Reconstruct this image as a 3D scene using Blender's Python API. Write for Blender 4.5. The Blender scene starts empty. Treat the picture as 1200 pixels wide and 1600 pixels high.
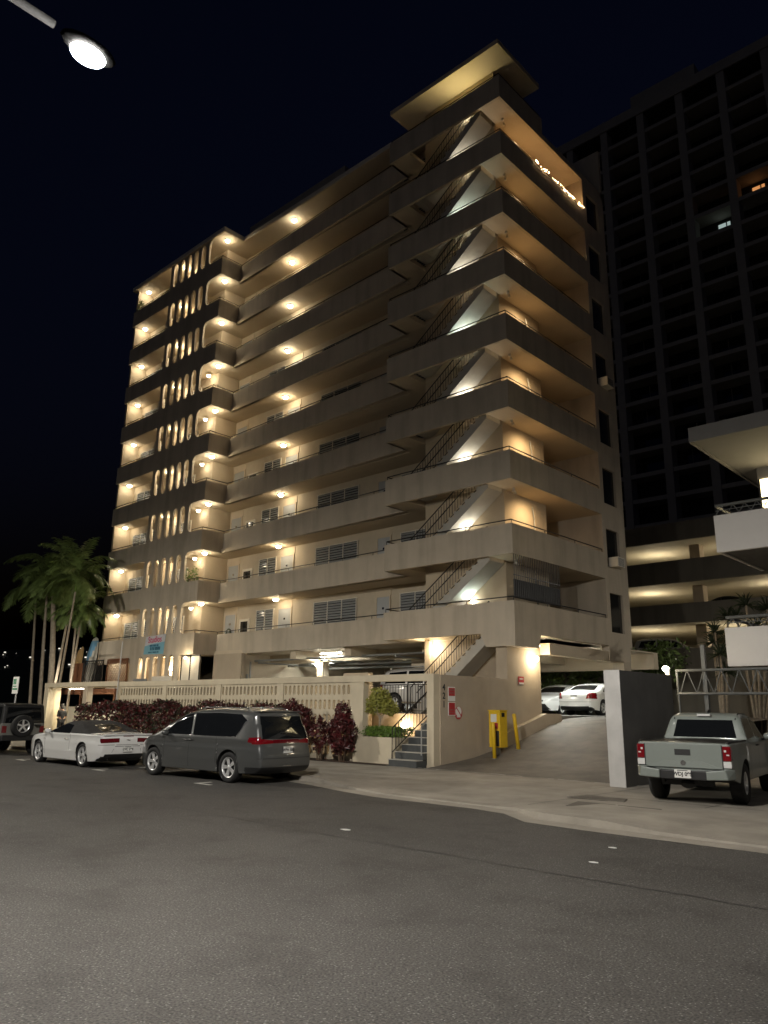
import bpy, bmesh, math, random
from mathutils import Vector, Matrix
R = math.radians
random.seed(7)
scene = bpy.context.scene
COL = scene.collection
BASE = {}

# ------------------------------------------------------------------ helpers
def link(o):
    COL.objects.link(o)
    return o

def tag(o, label=None, cat=None, group=None, kind=None):
    if label: o['label'] = label
    if cat: o['category'] = cat
    if group: o['group'] = group
    if kind: o['kind'] = kind
    return o

def thing(name, label, cat, loc=(0, 0, 0), rz=0.0, group=None, local=False):
    o = link(bpy.data.objects.new(name, None))
    o.empty_display_size = 0.2
    o.location = loc
    o.rotation_euler = (0, 0, rz)
    BASE[o.name] = Vector((0, 0, 0)) if local else Vector(loc)
    return tag(o, label, cat, group)

class MB:
    """collects shapes; build() links them as one mesh object"""
    def __init__(s):
        s.v = []; s.f = []; s.mi = []; s.m = 0; s.sm = []; s.smooth = False
    def add(s, vs, fs):
        b = len(s.v)
        s.v += [tuple(v) for v in vs]
        for f in fs:
            s.f.append([i + b for i in f]); s.mi.append(s.m); s.sm.append(s.smooth)
    def box(s, x0, x1, y0, y1, z0, z1):
        s.add([(x0,y0,z0),(x1,y0,z0),(x1,y1,z0),(x0,y1,z0),(x0,y0,z1),(x1,y0,z1),(x1,y1,z1),(x0,y1,z1)],
              [(0,3,2,1),(4,5,6,7),(0,1,5,4),(1,2,6,5),(2,3,7,6),(3,0,4,7)])
    def obox(s, M, sx, sy, sz):
        vs = [M @ Vector((a*sx/2, b*sy/2, c*sz/2)) for c in (-1,1) for b in (-1,1) for a in (-1,1)]
        s.add(vs, [(0,2,3,1),(4,5,7,6),(0,1,5,4),(1,3,7,5),(3,2,6,7),(2,0,4,6)])
    def prism(s, pts, axis, a, b):
        n = len(pts)
        def P(p, t):
            return (t, p[0], p[1]) if axis == 'x' else (p[0], t, p[1]) if axis == 'y' else (p[0], p[1], t)
        vs = [P(p, a) for p in pts] + [P(p, b) for p in pts]
        fs = [list(range(n))[::-1], list(range(n, 2*n))] + [(i, (i+1) % n, n + (i+1) % n, n + i) for i in range(n)]
        s.add(vs, fs)
    def hexa(s, bot, top):
        s.add(list(bot) + list(top), [(0,3,2,1),(4,5,6,7),(0,1,5,4),(1,2,6,5),(2,3,7,6),(3,0,4,7)])
    def quad(s, a, b, c, d):
        s.add([a, b, c, d], [(0,1,2,3)])
    def tube(s, pts, r, n=8, cap=True):
        pts = [Vector(p) for p in pts]
        rs = r if isinstance(r, (list, tuple)) else [r]*len(pts)
        vs = []; fs = []
        for i, p in enumerate(pts):
            d = (pts[min(i+1, len(pts)-1)] - pts[max(i-1, 0)])
            d = d.normalized() if d.length > 1e-9 else Vector((0,0,1))
            u = d.orthogonal().normalized() if abs(d.z) > .95 else Vector((0,0,1)).cross(d).normalized()
            w = d.cross(u)
            for k in range(n):
                a = 2*math.pi*k/n
                vs.append(p + (u*math.cos(a) + w*math.sin(a))*rs[i])
        for i in range(len(pts)-1):
            for k in range(n):
                fs.append((i*n+k, i*n+(k+1) % n, (i+1)*n+(k+1) % n, (i+1)*n+k))
        if cap:
            fs.append(list(range(n))[::-1]); fs.append([(len(pts)-1)*n+k for k in range(n)])
        s.add(vs, fs)
    def lathe(s, prof, n=24, c=(0,0,0), axis='z', cap=True):
        vs = []; fs = []
        for (r, h) in prof:
            for k in range(n):
                a = 2*math.pi*k/n
                p = (r*math.cos(a), r*math.sin(a), h)
                if axis == 'y': p = (p[0], p[2], p[1])
                if axis == 'x': p = (p[2], p[0], p[1])
                vs.append((c[0]+p[0], c[1]+p[1], c[2]+p[2]))
        m = len(prof)
        for i in range(m-1):
            for k in range(n):
                q = (i*n+k, i*n+(k+1) % n, (i+1)*n+(k+1) % n, (i+1)*n+k)
                fs.append(q)
        if cap:
            fs.append(list(range(n))[::-1]); fs.append([(m-1)*n+k for k in range(n)])
        s.add(vs, fs)
    def ball(s, c, r, sx=1, sy=1, sz=1, seg=14, ring=8):
        prof = [(max(1e-4, math.sin(math.pi*i/ring))*r, -math.cos(math.pi*i/ring)*r) for i in range(ring+1)]
        b = len(s.v)
        s.lathe(prof, seg, (0,0,0), cap=False)
        for i in range(b, len(s.v)):
            x, y, z = s.v[i]; s.v[i] = (c[0]+x*sx, c[1]+y*sy, c[2]+z*sz)
    def build(s, name, mats, parent=None, off=None, fix=True, bevel=0):
        me = bpy.data.meshes.new(name)
        d = Vector((0,0,0))
        if parent is not None: d = BASE.get(parent.name, d)
        if off is not None: d = Vector(off)
        me.from_pydata([(x-d.x, y-d.y, z-d.z) for (x,y,z) in s.v], [], s.f)
        if not isinstance(mats, (list, tuple)): mats = [mats]
        for m in mats: me.materials.append(m)
        me.polygons.foreach_set('material_index', s.mi)
        me.polygons.foreach_set('use_smooth', s.sm)
        if fix:
            bm = bmesh.new(); bm.from_mesh(me)
            bmesh.ops.recalc_face_normals(bm, faces=bm.faces)
            bm.to_mesh(me); bm.free()
        o = link(bpy.data.objects.new(name, me))
        if parent is not None:
            o.parent = parent
            BASE[o.name] = BASE.get(parent.name, Vector((0,0,0))).copy()
        elif off is not None:
            o.location = off
            BASE[o.name] = Vector(off)
        if bevel:
            b = o.modifiers.new('edge', 'BEVEL'); b.width = bevel; b.segments = 2; b.limit_method = 'ANGLE'
        return o

def holed(mb, x0, x1, z0, z1, y0, y1, hw, hh, cx=None, cz=None, n=20):
    """rectangular slab piece (plane y) with one stadium shaped hole"""
    cx = (x0+x1)/2 if cx is None else cx; cz = (z0+z1)/2 if cz is None else cz
    angs = [2*math.pi*k/n + .01 for k in range(n)]
    cor = [(x1, z1), (x0, z1), (x0, z0), (x1, z0)]
    angs += [math.atan2(c[1]-cz, c[0]-cx) % (2*math.pi) for c in cor]
    angs = sorted(angs)
    core = hh - hw
    inner = []; outer = []
    for a in angs:
        c, s_ = math.cos(a), math.sin(a)
        ro = min(((x1-cx)/c if c > 1e-9 else (x0-cx)/c if c < -1e-9 else 1e9), ((z1-cz)/s_ if s_ > 1e-9 else (z0-cz)/s_ if s_ < -1e-9 else 1e9))
        # stadium radius
        ri = hw/abs(c) if abs(c) > 1e-9 else 1e9
        if ri*abs(s_) > core:
            ri = core*abs(s_) + math.sqrt(max(0, hw*hw - core*core*c*c))
        inner.append((cx+c*ri, cz+s_*ri)); outer.append((cx+c*ro, cz+s_*ro))
    m = len(angs)
    vs = [(p[0], y, p[1]) for y in (y0, y1) for ring in (inner, outer) for p in ring]
    fs = []
    for i in range(m):
        j = (i+1) % m
        fs.append((i, j, m+j, m+i))
        fs.append((2*m+i, 3*m+i, 3*m+j, 2*m+j))
        fs.append((i, 2*m+i, 2*m+j, j))
        fs.append((m+i, m+j, 3*m+j, 3*m+i))
    mb.add(vs, fs)

# ------------------------------------------------------------------ materials
def mat(name, col, rough=.6, metal=0., spec=.5, var=0., vs=2., bump=0., bs=60., coat=0., emis=None, es=0., streak=0., col2=None, alpha=1., trans=0.):
    m = bpy.data.materials.new(name); m.use_nodes = True
    nt = m.node_tree; N = nt.nodes; L = nt.links
    b = N['Principled BSDF']
    b.inputs['Base Color'].default_value = (*col, 1)
    b.inputs['Roughness'].default_value = rough
    b.inputs['Metallic'].default_value = metal
    b.inputs['Specular IOR Level'].default_value = spec
    if coat:
        b.inputs['Coat Weight'].default_value = coat; b.inputs['Coat Roughness'].default_value = .07
    if trans: b.inputs['Transmission Weight'].default_value = trans
    if emis:
        b.inputs['Emission Color'].default_value = (*emis, 1); b.inputs['Emission Strength'].default_value = es
        m.cycles.emission_sampling = 'NONE'
    tc = N.new('ShaderNodeTexCoord')
    if var or streak or col2:
        n1 = N.new('ShaderNodeTexNoise'); n1.inputs['Scale'].default_value = vs; n1.inputs['Detail'].default_value = 6; n1.inputs['Roughness'].default_value = .6
        L.new(tc.outputs['Object'], n1.inputs['Vector'])
        cr = N.new('ShaderNodeValToRGB'); e = cr.color_ramp.elements
        c2 = col2 or col
        e[0].position = .3; e[1].position = .7
        e[0].color = (*[c*(1-var) for c in c2], 1); e[1].color = (*[min(1, c*(1+var)) for c in col], 1)
        L.new(n1.outputs['Fac'], cr.inputs['Fac'])
        out = cr.outputs['Color']
        if streak:
            mp = N.new('ShaderNodeMapping'); mp.inputs['Scale'].default_value = (1.7, 1.7, .22)
            L.new(tc.outputs['Object'], mp.inputs['Vector'])
            n2 = N.new('ShaderNodeTexNoise'); n2.inputs['Scale'].default_value = 1.1; n2.inputs['Detail'].default_value = 4
            L.new(mp.outputs['Vector'], n2.inputs['Vector'])
            c3 = N.new('ShaderNodeValToRGB'); q = c3.color_ramp.elements
            q[0].position = .33; q[0].color = (1-streak, 1-streak*1.05, 1-streak*1.1, 1); q[1].position = .55; q[1].color = (1, 1, 1, 1)
            L.new(n2.outputs['Fac'], c3.inputs['Fac'])
            mx = N.new('ShaderNodeMix'); mx.data_type = 'RGBA'; mx.blend_type = 'MULTIPLY'; mx.inputs['Factor'].default_value = 1
            L.new(out, mx.inputs[6]); L.new(c3.outputs['Color'], mx.inputs[7]); out = mx.outputs[2]
        L.new(out, b.inputs['Base Color'])
    if bump:
        n3 = N.new('ShaderNodeTexNoise'); n3.inputs['Scale'].default_value = bs; n3.inputs['Detail'].default_value = 4
        L.new(tc.outputs['Object'], n3.inputs['Vector'])
        bp = N.new('ShaderNodeBump'); bp.inputs['Strength'].default_value = bump; bp.inputs['Distance'].default_value = .02
        L.new(n3.outputs['Fac'], bp.inputs['Height']); L.new(bp.outputs['Normal'], b.inputs['Normal'])
    return m

M = {}
M['stucco'] = mat('cream_stucco', (.50,.435,.34), .85, var=.07, vs=1.3, bump=.25, bs=35, streak=.17)
M['inner'] = mat('inner_wall_tan', (.50,.415,.295), .85, var=.06, vs=1.1, bump=.2, bs=35)
M['soffit'] = mat('cream_soffit', (.54,.46,.34), .85, var=.05, vs=.9, bump=.12, bs=30)
M['trim'] = mat('white_trim', (.66,.62,.53), .6, var=.05)
M['block'] = mat('block_wall', (.50,.43,.32), .85, var=.06, vs=2.5, bump=.3, bs=30)
M['fence'] = mat('fence_paint', (.55,.48,.35), .8, var=.07, vs=1.6, bump=.3, bs=40, streak=.08)
M['tanwall'] = mat('tan_wall', (.42,.35,.26), .85, var=.08, vs=1.2, bump=.3, bs=40, streak=.06)
M['black'] = mat('black_metal', (.018,.017,.016), .45, spec=.4)
M['lampblack'] = mat('lamp_black', (.004,.004,.004), .95, spec=.05)
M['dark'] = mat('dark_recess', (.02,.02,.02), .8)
M['glassd'] = mat('dark_glass', (.012,.014,.016), .08, spec=.6)
M['glasscar'] = mat('car_glass', (.008,.009,.010), .04, spec=.6)
M['louvre'] = mat('louvre_slat', (.24,.25,.25), .45)
M['doorgrey'] = mat('door_grey', (.36,.37,.37), .5, var=.04)
M['wood'] = mat('redwood', (.20,.085,.04), .6, var=.25, vs=9)
M['concrete'] = mat('pavement_concrete', (.33,.30,.25), .85, var=.22, vs=1.1, bump=.5, bs=60)
M['concdark'] = mat('stained_concrete', (.13,.115,.095), .72, var=.35, vs=1.6, bump=.5, bs=55)
M['garfloor'] = mat('garage_floor', (.22,.21,.19), .7, var=.2, vs=.9)
M['step'] = mat('step_paint', (.055,.06,.06), .7, var=.15, vs=6)
M['stepconc'] = mat('stair_concrete', (.42,.40,.35), .8, var=.08)
M['soil'] = mat('soil', (.05,.03,.02), .95, var=.4, vs=14, bump=1, bs=40)
M['yellow'] = mat('yellow_paint', (.72,.47,.02), .5, var=.08, vs=5)
M['galv'] = mat('galvanised', (.36,.37,.36), .4, metal=.7)
M['greyrail'] = mat('grey_rail_paint', (.10,.105,.10), .55)
M['whitepaint'] = mat('white_paint', (.46,.45,.43), .7, var=.12, vs=2.2, streak=.18, bump=.2)
M['greywall'] = mat('grey_wall_paint', (.12,.118,.112), .8, var=.18, vs=1.2, bump=.35, streak=.15)
M['marking'] = mat('road_marking', (.62,.60,.54), .7, var=.15, vs=9)
M['red'] = mat('sign_red', (.42,.03,.035), .5)
M['signwhite'] = mat('sign_white', (.72,.72,.68), .5)
M['signgreen'] = mat('sign_green', (.03,.22,.10), .5)
M['plate'] = mat('plate_white', (.72,.72,.68), .5)
M['ink'] = mat('black_ink', (.015,.015,.018), .6)
M['rubber'] = mat('tyre_rubber', (.014,.014,.014), .85, bump=.3, bs=90)
M['alloy'] = mat('alloy_rim', (.72,.72,.71), .3, metal=.45)
M['chrome'] = mat('chrome', (.8,.8,.8), .1, metal=1)
M['plastic'] = mat('black_plastic', (.012,.012,.012), .5)
M['redlens'] = mat('red_lens', (.17,.004,.008), .12, spec=.7, coat=.6)
M['darklens'] = mat('smoked_red_lens', (.10,.004,.008), .12, coat=.6)
M['clearlens'] = mat('clear_lens', (.62,.62,.60), .1, coat=.6)
M['bark'] = mat('palm_bark', (.34,.29,.22), .9, var=.25, vs=7, bump=.6, bs=25)
M['twig'] = mat('twig', (.10,.065,.04), .9, var=.3, vs=20)
M['leaf'] = mat('palm_leaf', (.14,.20,.06), .34, var=.35, vs=3, spec=.5)
M['leafy'] = mat('topiary_leaf', (.30,.30,.06), .5, var=.3, vs=6)
M['leafg'] = mat('hedge_green', (.12,.21,.03), .5, var=.35, vs=8)
M['leafr'] = mat('croton_leaf', (.085,.012,.014), .45, var=.6, vs=4, col2=(.022,.018,.010))
M['leafd'] = mat('night_foliage', (.035,.05,.022), .6, var=.4, vs=3)
M['skin'] = mat('skin', (.42,.24,.16), .55)
M['hair'] = mat('hair', (.012,.009,.007), .6)
M['cloth'] = mat('black_cloth', (.014,.014,.016), .9)
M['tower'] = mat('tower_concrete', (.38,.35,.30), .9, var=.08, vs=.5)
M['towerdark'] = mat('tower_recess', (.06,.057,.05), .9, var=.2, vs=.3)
M['podium'] = mat('podium_concrete', (.20,.18,.14), .9, var=.12, vs=.4, streak=.2)
M['podceil'] = mat('podium_soffit', (.40,.36,.27), .9, var=.15, vs=.3)
M['roofgrey'] = mat('overhang_soffit', (.17,.165,.155), .85, var=.12, vs=.8)
M['balcwhite'] = mat('balcony_white', (.62,.60,.57), .7, var=.03, bump=.08)
WARM = (1, .80, .52); WARM2 = (1, .70, .38); NEUT = (1, .93, .78); COOL = (.93, 1, .93)
M['glow'] = mat('lit_diffuser', (.9,.85,.7), .5, emis=(1,.92,.74), es=14)
M['glowc'] = mat('lit_diffuser_white', (.9,.9,.9), .5, emis=(1,.97,.88), es=22)
M['glowlamp'] = mat('street_lamp_lens', (.9,.9,.9), .5, emis=(1,.96,.92), es=120)
M['litwin'] = mat('lit_window', (.6,.5,.3), .5, emis=(1,.82,.45), es=2.2)
M['litwin2'] = mat('lit_window_dim', (.5,.4,.3), .5, emis=(1,.42,.14), es=.25)
M['litwin3'] = mat('lit_window_cool', (.5,.5,.5), .5, emis=(.75,.95,.9), es=.16)
M['bulb'] = mat('string_bulb', (.9,.8,.6), .5, emis=(1,.66,.34), es=10)
M['citylight'] = mat('house_light', (.9,.8,.6), .5, emis=(1,.93,.8), es=.45)

def paint(name, col, rough=.28, metal=0., coat=.8):
    return mat(name, col, rough, metal=metal, coat=coat)

def asphalt():
    m = bpy.data.materials.new('asphalt'); m.use_nodes = True
    nt = m.node_tree; N = nt.nodes; L = nt.links; b = N['Principled BSDF']
    tc = N.new('ShaderNodeTexCoord')
    big = N.new('ShaderNodeTexNoise'); big.inputs['Scale'].default_value = .35; big.inputs['Detail'].default_value = 5
    L.new(tc.outputs['Object'], big.inputs['Vector'])
    r1 = N.new('ShaderNodeValToRGB'); e = r1.color_ramp.elements
    e[0].position = .3; e[0].color = (.060,.057,.053, 1); e[1].position = .75; e[1].color = (.084,.080,.074, 1)
    L.new(big.outputs['Fac'], r1.inputs['Fac'])
    fine = N.new('ShaderNodeTexNoise'); fine.inputs['Scale'].default_value = 55; fine.inputs['Detail'].default_value = 3
    L.new(tc.outputs['Object'], fine.inputs['Vector'])
    r2 = N.new('ShaderNodeValToRGB'); e = r2.color_ramp.elements
    e[0].position = .35; e[0].color = (.45,.45,.45,1); e[1].position = .66; e[1].color = (1.6,1.58,1.55,1)
    L.new(fine.outputs['Fac'], r2.inputs['Fac'])
    mx = N.new('ShaderNodeMix'); mx.data_type = 'RGBA'; mx.blend_type = 'MULTIPLY'; mx.inputs['Factor'].default_value = 1
    L.new(r1.outputs['Color'], mx.inputs[6]); L.new(r2.outputs['Color'], mx.inputs[7])
    vo = N.new('ShaderNodeTexVoronoi'); vo.inputs['Scale'].default_value = 48
    L.new(tc.outputs['Object'], vo.inputs['Vector'])
    sep = N.new('ShaderNodeSeparateColor'); L.new(vo.outputs['Color'], sep.inputs['Color'])
    g1 = N.new('ShaderNodeMath'); g1.operation = 'GREATER_THAN'; g1.inputs[1].default_value = .82
    L.new(sep.outputs['Red'], g1.inputs[0])
    g2 = N.new('ShaderNodeMath'); g2.operation = 'LESS_THAN'; g2.inputs[1].default_value = .33
    L.new(vo.outputs['Distance'], g2.inputs[0])
    mu = N.new('ShaderNodeMath'); mu.operation = 'MULTIPLY'; L.new(g1.outputs[0], mu.inputs[0]); L.new(g2.outputs[0], mu.inputs[1])
    mx2 = N.new('ShaderNodeMix'); mx2.data_type = 'RGBA'
    L.new(mu.outputs[0], mx2.inputs['Factor']); L.new(mx.outputs[2], mx2.inputs[6]); mx2.inputs[7].default_value = (.20,.195,.185,1)
    # oil stained, worn patches
    pn = N.new('ShaderNodeTexNoise'); pn.inputs['Scale'].default_value = .9; pn.inputs['Detail'].default_value = 8; pn.inputs['Roughness'].default_value = .7
    L.new(tc.outputs['Object'], pn.inputs['Vector'])
    r3 = N.new('ShaderNodeValToRGB'); e = r3.color_ramp.elements
    e[0].position = .33; e[0].color = (.62,.61,.60,1); e[1].position = .50; e[1].color = (1,1,1,1)
    L.new(pn.outputs['Fac'], r3.inputs['Fac'])
    mx3 = N.new('ShaderNodeMix'); mx3.data_type = 'RGBA'; mx3.blend_type = 'MULTIPLY'; mx3.inputs['Factor'].default_value = 1
    L.new(mx2.outputs[2], mx3.inputs[6]); L.new(r3.outputs['Color'], mx3.inputs[7])
    L.new(mx3.outputs[2], b.inputs['Base Color'])
    b.inputs['Roughness'].default_value = .72; b.inputs['Specular IOR Level'].default_value = .45
    bp = N.new('ShaderNodeBump'); bp.inputs['Strength'].default_value = .75; bp.inputs['Distance'].default_value = .012
    L.new(fine.outputs['Fac'], bp.inputs['Height']); L.new(bp.outputs['Normal'], b.inputs['Normal'])
    return m
M['asphalt'] = asphalt()

def text_obj(s, size, m, parent, Mx, name='lettering', depth=.002, bold=0.):
    cu = bpy.data.curves.new(name, 'FONT'); cu.body = s; cu.size = size
    cu.align_x = 'CENTER'; cu.align_y = 'CENTER'; cu.extrude = depth; cu.offset = bold
    tmp = link(bpy.data.objects.new('tmp_text', cu))
    dg = bpy.context.evaluated_depsgraph_get()
    me = bpy.data.meshes.new_from_object(tmp.evaluated_get(dg))
    bpy.data.objects.remove(tmp); bpy.data.curves.remove(cu)
    me.name = name
    me.transform(Mx)
    d = BASE.get(parent.name, Vector((0,0,0)))
    me.transform(Matrix.Translation(-d))
    me.materials.clear(); me.materials.append(m)
    o = link(bpy.data.objects.new(name, me)); o.parent = parent
    BASE[o.name] = d.copy()
    return o

def frame_matrix(o, right, up):
    r = Vector(right).normalized(); u = Vector(up).normalized(); n = r.cross(u)
    m = Matrix((r, u, n)).transposed().to_4x4(); m.translation = Vector(o)
    return m

def lamp(name, kind, loc, power, col, parent=None, size=.06, spot=None, rot=None, blend=.5):
    ld = bpy.data.lights.new(name, kind); ld.energy = power; ld.color = col
    if kind in ('POINT', 'SPOT'): ld.shadow_soft_size = size
    if kind == 'SPOT':
        ld.spot_size = spot; ld.spot_blend = blend
    o = link(bpy.data.objects.new(name, ld))
    o.location = Vector(loc) - (BASE.get(parent.name, Vector((0,0,0))) if parent else Vector((0,0,0)))
    if rot: o.rotation_euler = rot
    if parent: o.parent = parent
    return o

ORD = {1:'first',2:'second',3:'third',4:'fourth',5:'fifth',6:'sixth',7:'seventh',8:'eighth',9:'ninth',10:'tenth',11:'eleventh'}
# ------------------------------------------------------------------ the apartment building
H = 2.7
def zb(k): return 4.28 + H*(k-2)
def zf(k): return zb(k) + .2
def zt(k): return zb(k) + 1.07
GF = 1.56            # garage floor level
BLD = thing('apartment_building', 'ten storey cream apartment building with wrapped concrete balconies and open corner stair', 'building', (0, 0, 0))
XL, XW, XR = -29.25, -19.36, -6.03   # left end, wing corner, left end of the stair block
YC = 2.9                              # corridor wall

def yl(x):                            # front of the long parapet
    return 1.12 + (x - XR)/(XW - XR)*(1.62 - 1.12)

# main walls --------------------------------------------------------------
w = MB()
for k in range(2, 11):
    z0, z1 = zb(k), zb(k+1)
    w.box(-20.65, -1.25, YC, YC+.2, z0+.2, z1)            # corridor wall
w.build('corridor_wall', M['block'], BLD)
w = MB()
z0, z1 = GF, 28.58
w.box(XL, -20.65, 1.45, 1.65, z0, z1)                     # wing wall
w.box(-20.85, -20.65, 1.65, YC, 4.28, z1)
w.box(XL, XL+.2, 1.65, 8.8, z0, z1)
w.box(XL, XL+.16, .38, 1.45, 4.28, z1)
w.build('wing_wall', M['inner'], BLD)
w = MB()
w.box(XL+.2, 0, 8.6, 8.8, 4.28, 28.58)
w.build('rear_wall', M['stucco'], BLD)
w = MB()
for k in range(2, 11):
    a, b = zf(k), zb(k+1)
    w.box(-4.85, -1.05, 1.15, 1.30, a, b)                 # behind the stair
    w.box(-1.20, -1.05, 1.30, 4.1, a, b)                  # side wall with the lit face
    w.box(-2.8, -1.2, 3.95, 4.1, a, b)
    w.box(-2.8, -2.65, 4.1, 6.75, a, b)
w.build('stair_wall', M['inner'], BLD)
w = MB()
for k in range(2, 10):
    a, b = zb(k), zb(k+1)
    w.box(-2.8, 0, 6.75, 7.05, a, b); w.box(-.2, 0, 8.2, 8.6, a, b)
    w.box(-.2, 0, 7.05, 8.2, a, a+.55); w.box(-.2, 0, 7.05, 8.2, a+2.15, b)
w.box(-.35, 0, 6.75, 8.6, 3.7, 4.28)
w.box(-.5, -.02, 7.95, 8.6, GF-1.4, 3.7)
w.build('side_wall', M['stucco'], BLD)
w = MB()                                                  # ground level walls
for q in ((-18.9, -16.6, 1.2, 1.45, 0, 4.28), (-20.65, -18.9, 1.45, 1.6, 0, GF), (-4.9, -4.65, 1.15, 3.3, GF, 4.28), (-4.65, -.9, 1.3, 1.45, GF, 4.28), (-.9, -.45, .15, 2.25, 0, 4.06)):
    w = MB(); w.box(*q); w.build('ground_wall', M['tanwall'], BLD)

# slabs -------------------------------------------------------------------
for k in range(2, 12):
    a, b = zb(k), zf(k)
    s = MB()
    if k < 11:
        s.box(XR, -4.9, .12, 1.2, a, b); s.box(-1.0, -.12, .12, 1.2, a, b); s.box(-2.65, -.12, 1.2, 6.75, a, b)
        s.box(XR, -2.65, 1.2, YC, a, b)
        s.box(-20.65, XR, 1.55, YC, a, b)
        s.box(XL+.12, -19.48, .37, 1.55, a, b)
    if 2 < k < 11:
        s.box(-2.65, -.2, 6.75, 8.6, a+.02, b-.02)
    if k == 11:
        s.box(XL-.25, XW+.1, .2, 8.9, a, b+.04)
        s.box(XW+.1, XR-.05, 1.62, 8.9, a, b+.04)
        s.box(XR-.05, -.05, .05, 3.3, a+.02, b+.05)       # roof over the stair
    s.build('roof' if k == 11 else 'balcony_slab', M['soffit'], BLD)
g = MB()                                                  # white gutter edge of the main roof
a = zf(11)
g.box(XL-.29, XW+.14, .16, .2, a-.16, a+.08); g.box(XW+.1, XW+.14, .2, 1.58, a-.16, a+.08); g.box(XW+.14, XR-.05, 1.58, 1.62, a-.16, a+.08)
g.build('roof_gutter', M['trim'], BLD)
pent = MB()
pent.box(-22.8, -13.8, 4.5, 8.5, zf(11)+.05, 32.7)
pent.build('roof_housing', M['tower'], BLD)
f10 = MB(); f10.box(-.12, 0, 3.3, 8.8, zb(10), zf(10)+.1); f10.box(-8, -.12, 3.0, 8.8, zb(10)+.21, zf(10)+.06)
f10.build('deck_edge', M['stucco'], BLD)

# parapets ---------------------------------------------------------------
for k in range(2, 11):
    a, b = zb(k), zt(k)
    p = MB()
    y1 = 6.75 if k < 10 else 3.3
    p.box(XR, 0, 0, .12, a, b); p.box(-.12, 0, .12, y1, a, b); p.box(XR, XR+.12, .12, 1.2, a, b)
    if k == 10: p.box(XR, -.12, 3.2, 3.3, a+.2, b)
    if k == 2:                                            # deeper beam round the lowest corner
        p.prism([(-1.42, a), (-1.2, 3.82), (-.002, 3.82), (-.002, a)], 'y', .002, .16)
        p.prism([(.16, a), (.16, 3.82), (1.46, 3.82), (1.66, a)], 'x', -.5, -.002)
        p.box(-1.2, -.5, .16, .6, 3.82, a)
    p.build('stair_parapet', M['stucco'], BLD)
    p = MB()                                              # long parapet, leaning out at the top
    u = .02
    bot = [(XW, yl(XW)+u, a), (XR+.3, yl(XR+.3)+u, a), (XR+.3, yl(XR+.3)+u+.12, a), (XW, yl(XW)+u+.12, a)]
    top = [(XW, yl(XW), b), (XR+.1, yl(XR+.1), b), (XR+.1, yl(XR+.1)+.12, b), (XW, yl(XW)+.12, b)]
    p.hexa(bot, top)
    p.build('long_parapet', M['stucco'], BLD)
    p = MB()
    p.box(XL, -24.9, .25, .37, a, b); p.build('wing_parapet', M['stucco'], BLD)
    p = MB(); p.box(-20.4, XW, .25, .37, a, b); p.box(XW-.12, XW, .37, 1.75, a, b); p.build('wing_parapet', M['stucco'], BLD)

    p = MB()                                              # pierced screen
    zc = (b + zb(k+1))/2
    top = zb(k+1) if k < 10 else 28.58
    for i in range(5):
        xc = -24.37 + .75*i
        holed(p, xc-.375 if i else -24.9, xc+.375, a, top, .25, .37, .235, .78, cx=xc, cz=zc, n=28)
    xe = -21.37+.375
    p.prism([(xe, a), (-20.4, a), (-20.4, b), (-20.62, b+.06), (-20.76, b+.22), (-20.80, zc), (-20.76, top-.22), (-20.62, top-.05), (-20.4, top), (xe, top)], 'y', .25, .37)
    p.build('pierced_screen', M['stucco'], BLD)
p = MB()                                                  # ground level screen
for i in range(5):
    xc = -24.37 + .75*i
    holed(p, xc-.375 if i else -25.5, xc+.375, GF, 4.28, .25, .37, .235, .95, cx=xc, cz=3.38, n=28)
p.box(-21.0, -20.65, .25, .37, GF, 4.28)
p.box(XL, -25.5, .25, .37, 4.0, 4.28)
p.build('pierced_screen', M['stucco'], BLD)

# balcony rails -------------------------------------------------------------
for k in range(2, 11):
    b = zt(k)
    r = MB()
    h = .14
    y1 = 6.7 if k < 10 else 3.2
    rails = [[(XR+.06, 1.15, b+h), (XR+.06, .06, b+h), (-.06, .06, b+h), (-.06, y1, b+h)],
             [(XW-.06, yl(XW)+.06, b+h), (XR+.1, yl(XR)+.06, b+h)],
             [(-20.4, .31, b+h), (XW-.06, .31, b+h), (XW-.06, yl(XW)+.06, b+h)],
             [(XL+.06, .31, b+h), (-24.95, .31, b+h)]]
    for q in rails:
        r.tube(q, .022, 6)
        for i in range(len(q)-1):
            A, B = Vector(q[i]), Vector(q[i+1]); n = max(1, int((B-A).length/1.9))
            for j in range(n+1):
                c = A.lerp(B, j/n); r.tube([(c.x, c.y, b-.02), (c.x, c.y, b+h)], .014, 5)
    r.build('balcony_rail', M['black'], BLD)

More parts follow.
